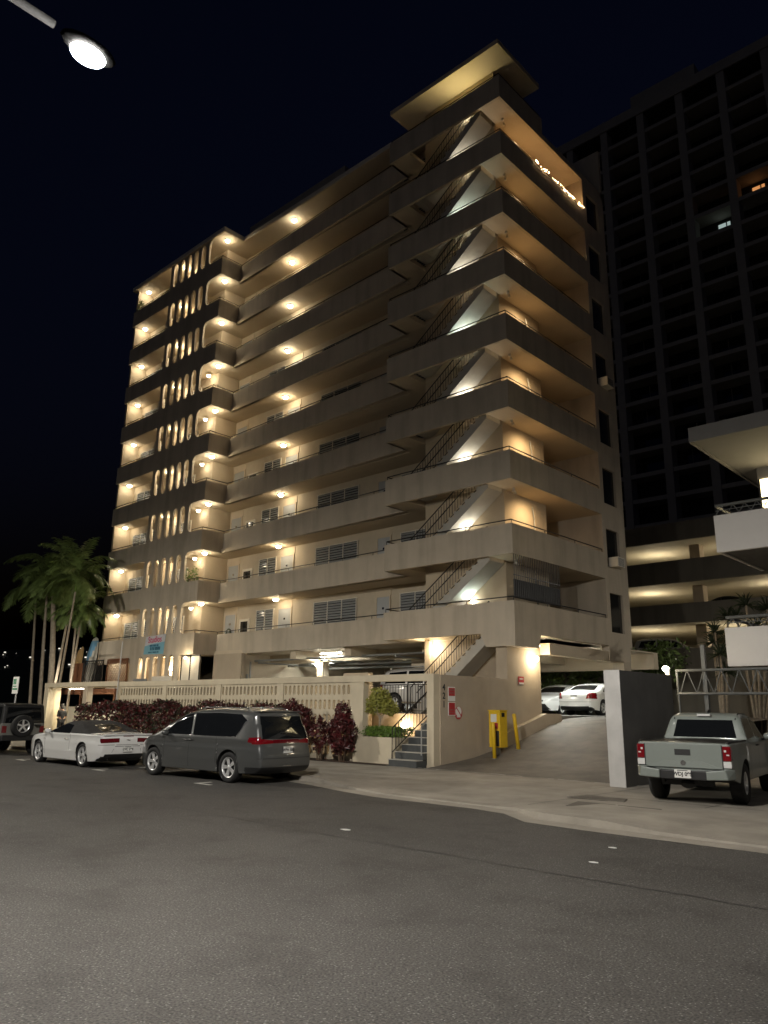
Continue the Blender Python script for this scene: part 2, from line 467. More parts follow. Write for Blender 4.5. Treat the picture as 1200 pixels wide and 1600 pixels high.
# stair flights --------------------------------------------------------------
def flight(x0, z0, z1, n, tread, ya, yb, rail_front=True, two=False):
    run = tread*n; rise = (z1-z0)/n; sl = rise/tread
    st = MB()
    pts = [(x0, z0)]
    for i in range(n):
        pts.append((x0+tread*i, z0+rise*(i+1))); pts.append((x0+tread*(i+1), z0+rise*(i+1)))
    x1 = x0+run
    pts += [(x1, z1-.20), (x1-.02, z1-.26), (x0+.42, z0)]
    # convex pieces: stepped top over a straight soffit
    for i in range(n):
        xa, xb = x0+tread*i, x0+tread*(i+1)
        zt_ = z0+rise*(i+1)
        lo = lambda x: max(z0, z0+(x-x0-.42)*sl)
        st.prism([(xa, lo(xa)), (xb, lo(xb)), (xb, zt_), (xa, zt_)], 'y', ya, yb)
    o = st.build('stair_flight', M['stepconc'], BLD)
    rl = MB()
    for y in ([ya+.05] if not two else [ya+.05, yb-.05]):
        a = (x0-.12, y, z0+.95); b = (x1-.1, y, z1+.95)
        rl.tube([(x0-.12, y, z0), a, b, (x1-.1, y, z1)], .022, 6)
        rl.tube([(x0, y, z0+.22), (x1, y, z1+.10)], .014, 6)
        for i in range(1, n*2-1):
            t = i/(n*2-1); x = x0+(x1-.1-x0)*t
            rl.tube([(x, y, z0+(z1-z0)*t+.18), (x, y, z0+(z1-z0)*t+.95)], .011, 5)
        # handrail on brackets, inner side
        rl.tube([(x0+.1, y+.08, z0+.75), (x1-.3, y+.08, z1+.52)], .02, 6)
    rl.build('stair_railing', M['black'], BLD)
for k in range(2, 10):
    flight(-4.78, zf(k), zf(k+1), 14, .262, .2, 1.1)
flight(-4.7, GF, zf(2), 16, .225, .2, 1.1)

# doors and windows of the corridor ---------------------------------------------
def door(xa, xb, z, y=YC, m=None):
    f = MB()
    f.box(xa-.07, xa, y-.05, y, z, z+2.12); f.box(xb, xb+.07, y-.05, y, z, z+2.12); f.box(xa, xb, y-.05, y, z+2.05, z+2.12)
    f.box(xa-.1, xb+.1, y-.02, y, z+2.12, z+2.45)
    d = MB(); d.box(xa, xb, y-.03, y-.003, z+.02, z+2.05)
    o = d.build('unit_door', m or M['doorgrey'], BLD)
    f.build('frame', M['soffit'], o)
    h = MB(); h.ball((xb-.1, y-.07, z+1.0), .035); h.box((xa+xb)/2-.06, (xa+xb)/2+.06, y-.04, y-.031, z+1.5, z+1.6)
    h.build('handle', M['chrome'], o)
def louvre_window(xa, xb, za, zz, y=YC, panes=2):
    g = MB(); g.box(xa, xb, y-.012, y-.003, za, zz)
    o = g.build('louvred_window', M['glassd'], BLD)
    f = MB(); t = .035
    f.box(xa-t, xb+t, y-.06, y-.002, zz, zz+t); f.box(xa-t, xb+t, y-.06, y-.002, za-t, za)
    for i in range(panes+1):
        x = xa+(xb-xa)*i/panes; f.box(x-t/2, x+t/2, y-.06, y-.002, za, zz)
    f.build('frame', M['trim'], o)
    l = MB()
    n = int((zz-za)/.115)
    for i in range(panes):
        x0_, x1_ = xa+(xb-xa)*i/panes+t/2, xa+(xb-xa)*(i+1)/panes-t/2
        for j in range(n):
            zc = za+(j+.5)*(zz-za)/n
            l.hexa([(x0_, y-.055, zc-.05), (x1_, y-.055, zc-.05), (x1_, y-.05, zc-.05), (x0_, y-.05, zc-.05)],
                   [(x0_, y-.018, zc+.05), (x1_, y-.018, zc+.05), (x1_, y-.013, zc+.05), (x0_, y-.013, zc+.05)])
    l.build('louvres', M['louvre'], o)
for k in range(2, 11):
    z = zf(k)
    door(-20.45, -19.55, z); door(-15.95, -15.0, z); door(-9.1, -8.35, z)
    louvre_window(-17.75, -16.35, z+.85, z+2.1, panes=2)
    louvre_window(-13.3, -10.4, z+.8, z+2.15, panes=3)
    louvre_window(-7.7, -6.0, z+.9, z+2.1, panes=2)
    v = MB(); v.box(-19.15, -18.3, YC-.06, YC-.002, z+.95, z+1.75)        # white framed opening
    o = v.build('hatch_frame', M['trim'], BLD)
    v = MB(); v.box(-19.02, -18.43, YC-.075, YC-.061, z+1.05, z+1.62); v.build('pane', M['glassd'], o)
    # wing back wall: window and a white partition board
    louvre_window(-28.6, -26.0, z+.7, z+2.0, y=1.45, panes=3)
    louvre_window(-23.9, -22.3, z+.7, z+2.0, y=1.45, panes=2)
    if 3 <= k <= 9 or k == 2:
        b = MB(); b.box(-25.55, -24.92, .55, .62, z, z+(1.75 if k > 2 else 1.95)); b.build('partition', M['trim'], BLD)
    # side windows
    if k < 10:
        g = MB(); g.box(-.12, -.10, 7.05, 8.2, zb(k)+.55, zb(k)+2.15); g.build('side_window', M['glassd'], BLD)
    # door in the lit side wall and its conduit
    if k < 10:
        d = MB(); d.box(-1.047, -1.02, 3.25, 3.85, z+.02, z+2.1); o = d.build('service_door', M['tanwall'], BLD)
        h = MB(); h.tube([(-1.0, 3.12, z+.1), (-1.0, 3.12, z+1.7), (-1.0, 3.0, z+2.2)], .02, 6); h.build('conduit', M['galv'], BLD)
    drain = MB()
    for x in (-17, -12.4, -7.4):
        drain.lathe([(.03, 0), (.03, .06)], 8, (x, yl(x)+.19, zb(k)+.13), 'y')
    drain.build('drain_spout', M['galv'], BLD)
# grille on the third storey stair landing
k = 2
gr = MB()
for i in range(26):
    y = .15+i*.12
    gr.tube([(-.06, y, zt(2)+.12), (-.06, y, zb(3))], .012, 5)
gr.tube([(-.06, .1, zt(2)+.9), (-.06, 3.2, zt(2)+.9)], .016, 5)
gr.build('security_grille', M['black'], BLD)
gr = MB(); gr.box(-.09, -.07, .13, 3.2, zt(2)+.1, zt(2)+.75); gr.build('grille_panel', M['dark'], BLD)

# ground level of the wing --------------------------------------------------------
gate = MB()
gate.box(-20.55, -18.95, .42, .47, GF, 4.18)
o = gate.build('shutter_door', M['trim'], BLD)
gg = MB()
for x in (-20.58, -19.76, -18.93): gg.box(x-.03, x+.03, .38, .42, GF, 4.2)
gg.box(-20.6, -18.9, .38, .42, 4.18, 4.24)
gg.build('frame', M['black'], o)
sl = MB()
for i in range(30):
    z = GF+.1+i*.087
    sl.box(-20.5, -19.8, .40, .42, z, z+.06); sl.box(-19.72, -18.98, .40, .42, z, z+.06)
sl.build('slats', M['trim'], o)
pn = MB(); pn.box(-24.8, -23.4, .15, .2, GF, 3.12); pn.build('low_panel', M['louvre'], BLD)
pn = MB(); pn.box(-22.9, -21.0, .15, .2, GF, 3.22); pn.box(-23.4, -22.9, .15, .2, GF, 3.0); pn.build('low_panel', M['trim'], BLD)

# garage beneath ----------------------------------------------------------------
b = MB()
for x in (-13.2, -9.6, -5.2):
    b.box(x-.2, x+.2, 1.6, 12, 3.92, 4.28)
b.box(-17, -4.9, 3.3, 3.7, 3.85, 4.28)
b.box(-17, -.5, 12.0, 12.4, 3.6, 4.28)
b.box(-.44, -.04, 2.25, 7.95, 3.66, 4.06)
b.build('garage_beam', M['soffit'], BLD)
b = MB(); b.box(-17, -.5, 3.0, 12.4, 4.28, 4.34); b.build('garage_ceiling', M['soffit'], BLD)
for (x, y) in ((-13.2, 3.5), (-9.6, 6.5), (-13.2, 11.8), (-8.2, 12.2)):
    c = MB(); c.box(x-.2, x+.2, y-.2, y+.2, GF, 4.28); c.build('column', M['soffit'], BLD)
b = MB()
for (y, z, r) in ((2.2, 3.95, .05), (2.5, 4.0, .03), (4.4, 3.8, .06), (5.2, 3.9, .05), (6.4, 3.75, .06), (8, 3.85, .05)):
    b.tube([(-16.8, y, z), (-5, y+.15, z)], r, 8)
for x in (-16, -11.5, -7): b.tube([(x, 1.8, 3.82), (x, 9, 3.82)], .04, 6)
b.tube([(-17.0, 1.9, 3.3), (-17, 1.9, GF)], .06, 8); b.tube([(-16.75, 1.9, 3.9), (-16.75, 1.9, GF)], .05, 8)
b.build('ceiling_pipes', M['galv'], BLD)
bx = MB(); bx.box(-7.6, -6.6, 3.5, 3.6, 2.9, 3.9); bx.build('utility_panel', M['soffit'], BLD)
bw = MB(); bw.box(-20.5, -12.5, 12.4, 12.6, GF, 4.28); bw.box(-17.2, -17.0, 1.45, 12.4, GF, 4.28); bw.build('garage_wall', M['soffit'], BLD)

# air conditioners in side windows
def aircon(k, y, lab):
    a = MB(); a.box(-.1, .32, y, y+.62, zb(k)+.55, zb(k)+.95)
    o = a.build('air_conditioner', M['trim'], None, off=(0, y, zb(k)+.55)); tag(o, lab, 'air conditioner', 'window air conditioners')
    for i in range(7):
        pass
    g = MB()
    for i in range(8): g.box(.32, .326, y+.05, y+.57, zb(k)+.59+i*.042, zb(k)+.612+i*.042)
    g.build('grille', M['plastic'], o)
aircon(3, 7.3, 'pale window air conditioner low on the dark side of the cream building, second storey up')
aircon(6, 7.4, 'small window air conditioner halfway up the side of the cream building')

# the lights ------------------------------------------------------------------
rl_ = random.Random(31)
def ceiling_light(loc, lab, group, power, col, r=.15, glow='glow', bulb=True):
    x, y, z = loc
    t = MB(); t.lathe([(r+.03, 0), (r+.03, -.035), (r, -.05)], 18)
    o = thing('ceiling_light', lab, 'ceiling light', loc, group=group, local=True)
    t.build('mount', M['trim'], o)
    d = MB(); d.smooth = True
    d.lathe([(r-.01, -.05), (r-.02, -.09), (r*.7, -.13), (r*.3, -.15), (.002, -.152)], 18, cap=False)
    d.build('diffuser', M[glow], o)
    v = rl_.uniform(.72, 1.15); w_ = rl_.uniform(-.06, .08)
    L = lamp('bulb_light', 'POINT', (0, 0, -.19), power*v, (1, col[1]+w_*.6, col[2]+w_), o, .10)
    return o
for k in range(3, 12):
    z = zb(k)-.002
    st = ORD[k-1]
    far = 'under the roof edge' if k == 11 else None
    ceiling_light((-15.4, 2.2, z), f'round ceiling light glowing over the long balcony of the {st} storey', 'long balcony lights', 16, WARM)
    ceiling_light((-19.85, .85, z), f'round ceiling light at the outer wing corner of the {st} storey', 'wing corner lights', 16, WARM)
    ceiling_light((-28.65, .85, z), f'round ceiling light at the far left end balcony of the {st} storey', 'left end lights', 4.6, WARM)
    ceiling_light((-24.3, .9, z), f'round ceiling light behind the pierced screen of the {st} storey', 'screen lights', 19, WARM, r=.12)
    if k <= 8:
        ceiling_light((-21.15, 1.1, z-.1), f'second smaller light beside the wing return wall of the {st} storey', 'inner wing lights', 4.5, WARM, r=.11)
def flood(k):
    z = zb(k)-.002
    o = thing('flood_light', f'twin headed flood light under the corner slab over the {ORD[k-1]} storey landing', 'flood light', (-.62, 1.15, z), group='corner flood lights', local=True)
    m = MB(); m.lathe([(.05, 0), (.05, -.04)], 12); m.tube([(0, 0, -.04), (.06, -.1, -.1)], .015, 6); m.tube([(0, 0, -.04), (-.03, .1, -.1)], .015, 6)
    m.build('mount', M['trim'], o)
    for s_ in ((.08, -.13), (-.04, .14)):
        h = MB(); h.smooth = True; h.lathe([(.025, .05), (.05, 0), (.06, -.05)], 12, (s_[0], s_[1], -.13)); h.build('lamp_head', M['trim'], o)
    if k > 3:
        q = lamp('flood_beam', 'SPOT', (.52, 1.1, -.2), 90, WARM2, o, .15, spot=R(160), blend=1); q.rotation_euler = Vector((-.55, .25, -1.9)).to_track_quat('-Z', 'Y').to_euler()
for k in range(3, 11): flood(k)
def stair_sconce(k):
    cool = k in (2, 6, 8)
    o = thing('wall_light', f'small wall light beneath the stair flight on the {ORD[k]} storey landing', 'wall light', (-2.5, 1.15, zf(k)+(1.14 if k == 2 else .98)), group='stair wall lights', local=True)
    m = MB(); m.box(-.07, .07, -.03, 0, -.09, .09); m.build('mount', M['trim'], o)
    b = MB(); b.smooth = True; b.ball((0, -.09, 0), .075); b.build('globe', M['glowc' if cool else 'glow'], o)
    q = lamp('bulb_light', 'SPOT', (0, -.17, .03), 26 if k < 10 else 60, ((.80,1,.90) if cool else NEUT) if k < 10 else (1, .82, .38), o, .06, spot=R(150), blend=.8); q.rotation_euler = Vector((.12, -.62, .80)).to_track_quat('-Z', 'Y').to_euler()
for k in range(2, 11): stair_sconce(k)
def sconce(loc, lab, power, col, dirv=(0, -1), r=.11):
    o = thing('wall_light', lab, 'wall light', loc, local=True)
    m = MB(); m.lathe([(.07, -.02), (.07, .02)], 12); m.build('mount', M['trim'], o)
    b = MB(); b.smooth = True; b.ball((dirv[0]*.14, dirv[1]*.14, -.02), r); b.build('globe', M['glow'], o)
    lamp('bulb_light', 'POINT', (dirv[0]*.38, dirv[1]*.38, -.05), power, col, o, .1)
sconce((-4.4, 1.3, 4.0), 'bright globe light on the wall beside the lowest stair flight', 16, WARM)
sconce((-.45, 1.72, 3.5), 'bright globe light on the tan pier above the driveway', 22, WARM, (1, 0))
sconce((-3.95, -.95, 1.2), 'glowing globe light low on the orange wall behind the front steps', 15, (1, .66, .30), (0, -1), .13)
sconce((-13.2, 3.3, 3.75), 'white globe light on the garage column behind the long block fence', 14, NEUT, (0, -1), .13)
def tube_light(x, y, z, lab, p, ln=1.4, ax=0):
    o = thing('tube_light', lab, 'tube light', (x, y, z), group='garage tube lights', local=True)
    m = MB(); m.box(-ln/2, ln/2, -.08, .08, 0, .05); m.build('housing', M['trim'], o)
    t = MB(); t.box(-ln/2+.03, ln/2-.03, -.03, .03, -.04, -.005); t.build('tube', M['glowc'], o)
    ld = bpy.data.lights.new('tube_glow', 'AREA'); ld.shape = 'RECTANGLE'; ld.size = ln; ld.size_y = .12; ld.energy = p; ld.color = (.95, 1, .95)
    q = link(bpy.data.objects.new('tube_glow', ld)); q.parent = o; q.location = (0, 0, -.06)
tube_light(-11.4, 2.3, 4.15, 'fluorescent tube on the garage ceiling nearest the front of the long balcony', 28)
tube_light(-15.2, 5.0, 4.1, 'fluorescent tube deep in the left bay of the garage', 22)
tube_light(-7.4, 5.4, 4.1, 'fluorescent tube over the rear of the parked silver car', 45)
tube_light(-2.4, 8.2, 4.1, 'fluorescent tube over the two white cars', 42)
tube_light(-1.2, 3.4, 4.1, 'fluorescent tube just inside the driveway opening', 60)
# wing ground level
sconce((-23.0, 1.45, 3.7), 'wall light behind the ground level pierced screen', 40, WARM)
sconce((-19.8, .25, 4.12), 'small light over the white shutter doors', 14, WARM, (0, -1), .06)
# ------------------------------------------------------------------ ground, road, pavement
def smooth_strip(mb, xs, prof):
    """sheet over x in xs following (y, z) profile"""
    for i in range(len(xs)-1):
        for j in range(len(prof)-1):
            (ya, za), (yb_, zb_) = prof[j], prof[j+1]
            mb.quad((xs[i], ya, za), (xs[i+1], ya, za), (xs[i+1], yb_, zb_), (xs[i], yb_, zb_))
g = MB(); g.quad((-900, -900, -.35), (900, -900, -.35), (900, 900, -.35), (-900, 900, -.35))
tag(g.build('ground', M['soil']), kind='structure')
g = MB()
n = 12
for i in range(-30, 31):
    x0_, x1_ = i*4.0, i*4.0+4.0
    g.quad((x0_, -26.5, 0), (x1_, -26.5, 0), (x1_, -8.6, 0), (x0_, -8.6, 0))
tag(g.build('road', M['asphalt']), kind='structure')
# kerb line (x, y) with apron dips; z of the kerb top
kl = [(-120, -8.85, .11), (-14, -8.85, .11), (-1.0, -8.85, .11), (.4, -9.05, .10), (2.0, -9.5, .05), (3.2, -9.75, .025), (5.6, -9.75, .025), (6.4, -9.9, .06), (7.2, -10.5, .11), (8.4, -10.6, .11), (9.3, -10.6, .05), (10.2, -10.6, .03), (24, -10.6, .03), (120, -10.6, .1)]
def interp(x):
    for a, b in zip(kl, kl[1:]):
        if a[0] <= x <= b[0]:
            t = (x-a[0])/(b[0]-a[0]); return a[1]+(b[1]-a[1])*t, a[2]+(b[2]-a[2])*t
xs = sorted(set([k[0] for k in kl] + [-60, -30, -22, -18, -10, -7, -4, 1.2, 4.4, 7.8, 14, 18, 40]))
kb = MB(); pv = MB()
for a, b in zip(xs, xs[1:]):
    (ya, za), (yb_, zb_) = interp(a), interp(b)
    w = .16
    kb.quad((a, ya-.02, -.02), (b, yb_-.02, -.02), (b, yb_, zb_), (a, ya, za))
    kb.quad((a, ya, za), (b, yb_, zb_), (b, yb_+w, zb_+.004), (a, ya+w, za+.004))
    kb.quad((a, ya-.42, .004), (b, yb_-.42, .004), (b, yb_-.02, .006), (a, ya-.02, .006))   # gutter pan
    # pavement sheet up to the property line
    za2, zb2 = (max(za, .03)+.001, max(zb_, .03)+.001)
    ya1, yb1 = ya+w, yb_+w
    ym = -6.6
    pv.quad((a, ya1, za2), (b, yb1, zb2), (b, ym, .062), (a, ym, .062))
    yend = -3.5 if b < -.3 else (-4.3 if b < 6 else 40)
    pv.quad((a, ym, .062), (b, ym, .062), (b, yend, .066 if yend < 0 else .066), (a, yend, .066))
tag(kb.build('kerb', M['concrete']), kind='structure')
tag(pv.build('pavement', M['concrete']), kind='structure')
# driveway up into the garage
prof = [(-4.3, .064), (-3.2, .15), (-1.8, .29), (-.5, .52), (.8, .85), (2.2, 1.2), (3.2, 1.37), (4.2, 1.48), (6, 1.54), (13, 1.565)]
d = MB(); smooth_strip(d, [-.44, 1, 2.5, 4, 5.9], prof)
tag(d.build('driveway', M['concdark']), kind='structure')
d = MB()
d.box(-40, -.46, -.8, 13, 1.2, GF); d.box(-1.9, -.46, -2.1, -.8, 1.2, GF)
tag(d.build('garage_floor', M['garfloor']), kind='structure')
d = MB()                                                   # low bed behind the fence
d.quad((-29, -3.5, .03), (-.5, -3.5, .03), (-.5, -.8, .05), (-29, -.8, .05))
tag(d.build('planting_bed', M['soil']), kind='structure')
d = MB(); d.quad((-22, -5.3, .075), (-1.9, -4.35, .075), (-1.9, -3.5, .08), (-22, -3.5, .08))
tag(d.build('soil_strip', M['soil']), kind='structure')
# broken joint, utility covers
j = MB()
random.seed(3)
x = -1.4
y = -4.15
while x < 6.2:
    nx = x+random.uniform(.1, .3); ny = -4.2 - (nx+1.4)*.02 + random.uniform(-.05, .05); ww = random.uniform(.02, .07)
    j.quad((x, y, .0745), (nx, ny, .0745), (nx, ny+ww, .0745), (x, y+ww, .0745)); x, y = nx, ny
tag(j.build('pavement_joint', M['marking']), kind='structure')
def cover(pts, lab):
    c = MB(); c.add([(p[0], p[1], .055+.012) for p in pts] + [(p[0], p[1], .085) for p in pts], [(4,5,6,7), (0,1,5,4), (1,2,6,5), (2,3,7,6), (3,0,4,7)])
    o = c.build('utility_cover', M['concdark'], None, off=(pts[0][0], pts[0][1], .06)); tag(o, lab, 'utility cover', 'covers set in the pavement')
cover([(6.15, -7.75), (6.28, -7.15), (7.15, -7.2), (7.35, -7.75)], 'small concrete utility cover farthest from the kerb')
cover([(6.9, -9.1), (6.7, -8.3), (7.45, -8.28), (7.75, -9.1)], 'left one of two joined utility covers near the kerb')
cover([(7.79, -9.1), (7.49, -8.28), (8.3, -8.26), (8.55, -9.08)], 'right one of two joined utility covers near the kerb')
# slab joints of the pavement
jt = MB()
for x in (-19, -16, -13, -10, -7, -4, -1.2): jt.quad((x, -8.7, .0705), (x+.018, -8.7, .0705), (x+.018, -5.3, .0705), (x, -5.3, .0705))
for x in (6.3, 8.7, 11.5, 14.5): jt.quad((x, -9.4, .0725), (x+.02, -9.4, .0725), (x+.02, -4.6, .0725), (x, -4.6, .0725))
jt.quad((-20, -6.75, .0715), (1.5, -6.75, .0715), (1.5, -6.73, .0715), (-20, -6.73, .0715)); jt.quad((6.0, -7.0, .0735), (20, -7.0, .0735), (20, -6.975, .0735), (6.0, -6.975, .0735))
tag(jt.build('pavement_joints', M['ink']), kind='structure')
# parking marks: T shapes at the kerb bay corners
mk = MB()
for x, y in ((-1.35, -11.25), (-6.3, -11.2), (-11.4, -11.15), (-16.5, -11.1)):
    mk.box(x-.06, x+.55, y-.05, y+.05, .004, .007)
    mk.box(x-.05, x+.05, y+.05, y+.4, .004, .007)
for x in (-1.2, -6.2, -11.2): mk.box(x-.05, x+.05, -9.9, -9.3, .004, .007)
tag(mk.build('bay_markings', M['marking']), kind='structure')
cr = MB(); random.seed(5)                                  # long seam in the asphalt
x, y = -3.5, -14.0
while x < 13:
    nx = x+random.uniform(.15, .4); ny = y - (nx-x)*.02 + random.uniform(-.03, .03); ww = random.uniform(.012, .03)
    cr.quad((x, y, .003), (nx, ny, .003), (nx, ny+ww, .003), (x, y+ww, .003)); x, y = nx, ny
tag(cr.build('road_seam', M['ink']), kind='structure')
def scrap(x, y, r, lab):
    s = MB(); n = 7
    pts = [(x+math.cos(6.283*i/n)*r*random.uniform(.6, 1.2)*1.6, y+math.sin(6.283*i/n)*r*random.uniform(.5, 1)) for i in range(n)]
    s.prism(pts, 'z', .004, .012)
    o = s.build('paper_scrap', M['signwhite'], None, off=(x, y, .004)); tag(o, lab, 'litter', 'scraps on the road')
random.seed(11)
scrap(5.9, -13.6, .06, 'pale scrap on the asphalt nearest the middle of the road')
scrap(9.6, -13.2, .04, 'white scrap on the road below the driveway apron')
scrap(9.3, -12.1, .035, 'tiny white scrap in front of the sloped kerb')
scrap(13.1, -17.3, .03, 'white scrap at the near right edge of the road')
scrap(3.6, -4.9, .035, 'pale scrap on the pavement before the driveway')
scrap(-1.9, -5.3, .04, 'pale dry leaf on the pavement before the planter')

# ------------------------------------------------------------------ fence and entrance
F = thing('block_fence', 'long cream fence of pierced concrete blocks along the pavement', 'fence', (-10, -3.6, 0))
fx = [(-19.31, -19.02), (-15.44, -15.12), (-11.58, -11.22), (-7.78, -7.44), (-4.02, -3.42)]
for a, b in fx:
    p = MB(); p.box(a, b, -3.72, -3.48, 0, 2.55); p.build('post', M['fence'], F)
p = MB(); p.box(-19.31, -.48, -3.74, -3.46, 2.55, 2.76); p.build('top_beam', M['fence'], F)
p = MB(); p.box(-.74, -.48, -3.74, -3.46, .12, 2.55); p.box(-.75, -.47, -3.75, -3.45, -.02, .12); p.build('post', M['fence'], F)
for (a, b) in ((fx[i][1], fx[i+1][0]) for i in range(4)):
    n = int(round((b-a)/.225)); dx = (b-a)/n
    p = MB()
    for i in range(n):
        for j_ in range(5):
            z0, z1 = .15+j_*.48, .15+(j_+1)*.48
            holed(p, a+i*dx, a+(i+1)*dx, z0, z1, -3.69, -3.51, dx*.29, .17, n=12)
    p.box(a, b, -3.66, -3.54, 0, .15)
    p.build('pierced_panel', M['fence'], F)
W = thing('side_wall', 'plain tan wall beside the driveway carrying the red signs', 'wall', (-.45, -2, 0))
p = MB(); p.box(-.72, -.44, -3.46, .15, -.1, 2.74); p.build('wall', M['tanwall'], W)
p = MB()
pr = prof
for (ya, za), (yb_, zb_) in zip(pr[3:7], pr[4:7]):
    p.hexa([(-.44, ya, za-.2), (-.2, ya, za-.2), (-.2, yb_, zb_-.2), (-.44, yb_, zb_-.2)],
           [(-.44, ya, min(1.62, za+.42)), (-.24, ya, min(1.62, za+.42)), (-.24, yb_, min(1.62, zb_+.42)), (-.44, yb_, min(1.62, zb_+.42))])
p.build('wheel_kerb', M['tanwall'], W)
# house number on the wall, read from top to bottom
for i, ch in enumerate('421'):
    text_obj(ch, .26, M['ink'], W, frame_matrix((-.438, -3.3, 2.36-i*.25), (0, 1, 0), (0, 0, 1)), 'house_number', .004, .006)
# signs
def wall_sign(y, z, w_, h_, base, lab, lines, inner=None):
    o = thing('wall_sign', lab, 'sign', (-.44, y, z), group=None)
    b = MB(); b.box(-.439, -.425, y-w_/2, y+w_/2, z-h_/2, z+h_/2); b.build('sign_board', base, o)
    if inner:
        for (dz, hh, mm) in inner:
            b = MB(); b.box(-.425, -.421, y-w_/2+.02, y+w_/2-.02, z+dz-hh/2, z+dz+hh/2); b.build('sign_field', mm, o)
    for (s, sz, dz, mm) in lines:
        text_obj(s, sz, mm, o, frame_matrix((-.419, y, z+dz), (0, 1, 0), (0, 0, 1)), 'lettering', .001, .001)
def bars(o, y, z, rows, m):
    b = MB(); random.seed(int(abs(y*100+z*10)))
    for (dz, h_, w_) in rows:
        t = -w_/2
        while t < w_/2:
            ww = random.uniform(.012, .03); b.box(-.421, -.4185, y+t, y+min(t+ww, w_/2), z+dz-h_/2, z+dz+h_/2); t += ww+random.choice((.006, .006, .02))
    b.build('lettering', m, o)
    return o
def wall_sign(y, z, w_, h_, base, lab, rows, mrow, inner):
    o = thing('wall_sign', lab, 'sign', (-.44, y, z))
    b = MB(); b.box(-.439, -.425, y-w_/2, y+w_/2, z-h_/2, z+h_/2); b.build('sign_board', base, o)
    for (dz, hh, mm) in inner:
        b = MB(); b.box(-.425, -.421, y-w_/2+.02, y+w_/2-.02, z+dz-hh/2, z+dz+hh/2); b.build('sign_field', mm, o)
    bars(o, y, z, rows, mrow)
M['redfade'] = mat('sign_faded_red', (.30,.10,.09), .6)
wall_sign(-2.93, 2.18, .34, .42, M['signwhite'], 'upper red and white warning sign on the tan wall', [(.12, .05, .24), (.03, .04, .22)], M['redfade'], [(.06, .24, M['red'])])
wall_sign(-2.93, 1.74, .34, .40, M['signwhite'], 'lower dark red square sign on the tan wall', [(-.03, .04, .22), (-.11, .035, .24)], M['redfade'], [(0, .36, M['red'])])
wall_sign(.95, 2.72, .34, .26, M['red'], 'small red and white notice on the pier by the driveway', [(.05, .05, .22)], M['signwhite'], [(-.10, .06, M['signwhite'])])
o = thing('parking_sign', 'round red and white no parking sign low on the tan wall', 'sign', (-.44, -2.6, 1.6))
b = MB(); b.lathe([(.19, 0), (.19, .012)], 28, (-.438, -2.6, 1.62), 'x'); b.build('sign_board', M['red'], o)
b = MB(); b.lathe([(.145, 0), (.145, .004)], 28, (-.425, -2.6, 1.66), 'x'); b.build('sign_field', M['signwhite'], o)
b = MB(); b.box(-.421, -.4185, -2.69, -2.51, 1.49, 1.53); b.build('lower_bar', M['signwhite'], o)
b = MB(); b.obox(Matrix.Translation((-.4185, -2.6, 1.66)) @ Matrix.Rotation(R(45), 4, 'X'), .003, .03, .29); b.build('slash', M['red'], o)

# yellow meter box and bollards
yb_ = thing('yellow_box', 'yellow metal key box on a post beside the driveway', 'meter box', (.1, -1.25, .4))
b = MB(); b.box(-.12, .30, -1.45, -1.05, .6, 1.70); b.build('box', M['yellow'], yb_, bevel=.012)
b = MB(); b.box(-.14, .32, -1.47, -1.03, 1.70, 1.725); b.build('lid', M['yellow'], yb_)
b = MB(); b.box(.03, .12, -1.3, -1.2, .28, .6); b.build('post', M['galv'], yb_)
b = MB(); b.box(-.04, .18, -1.462, -1.451, 1.36, 1.60); b.build('instruction_plate', M['signwhite'], yb_)
b = MB(); b.box(.08, .22, -1.46, -1.451, 1.16, 1.33); b.build('red_plate', M['red'], yb_)
b = MB(); b.box(.301, .308, -1.36, -1.2, 1.52, 1.64); b.build('keypad', M['plastic'], yb_)
b = MB(); b.box(.15, .26, -1.459, -1.451, .64, 1.1); b.build('door_panel', M['dark'], yb_)
def bollard(base, top, lab):
    o = thing('bollard', lab, 'bollard', base, group='yellow bollards by the driveway')
    b = MB(); b.smooth = True
    A, B = Vector(base), Vector(top)
    b.tube([A, A.lerp(B, .97), A.lerp(B, .99), B], [.06, .06, .055, .03], 14)
    b.build('pipe', M['yellow'], o)
    b = MB(); b.tube([A+Vector((0,0,.002)), A+Vector((0,0,.02))], .09, 14); b.build('base_plate', M['galv'], o)
bollard((.30, -1.78, .28), (.26, -1.78, 1.36), 'yellow bollard standing in front of the yellow box')
bollard((.33, -.50, .51), (.27, -.62, 1.62), 'leaning yellow bollard up the driveway behind the yellow box')

# front steps and rail
S = thing('front_steps', 'dark painted steps rising through the fence opening to the garage level', 'steps', (-1.2, -4.2, 0))
for i in range(7):
    y0 = -4.2+i*.3; z1 = .06+(i+1)*.206
    b = MB(); b.box(-1.85, -.76, y0, -2.1, .06+i*.206, z1-.02); b.build('step', M['step'], S)
    b = MB(); b.box(-1.86, -.76, y0-.02, y0+.3, z1-.02, z1); b.build('nosing', M['galv'] if False else M['stepconc'], S)
b = MB()
for y0, z0 in ((-4.15, .27),):
    b.tube([(-1.8, -4.1, .27), (-1.8, -4.1, 1.15), (-1.8, -2.1, 2.5), (-1.8, -2.1, 1.5)], .022, 8)
    b.tube([(-1.8, -4.1, .45), (-1.8, -2.1, 1.75)], .016, 6)
    for i in range(1, 14):
        t = i/14; b.tube([(-1.8, -4.1+2*t, .45+1.3*t), (-1.8, -4.1+2*t, 1.15+1.35*t)], .010, 5)
b.build('handrail', M['black'], S)
b = MB(); b.tube([(-.82, -3.9, 1.2), (-.82, -2.3, 2.35)], .025, 8); b.tube([(-.82, -3.9, 1.2), (-.82, -3.9, .4)], .02, 6); b.build('handrail', M['galv'], S)
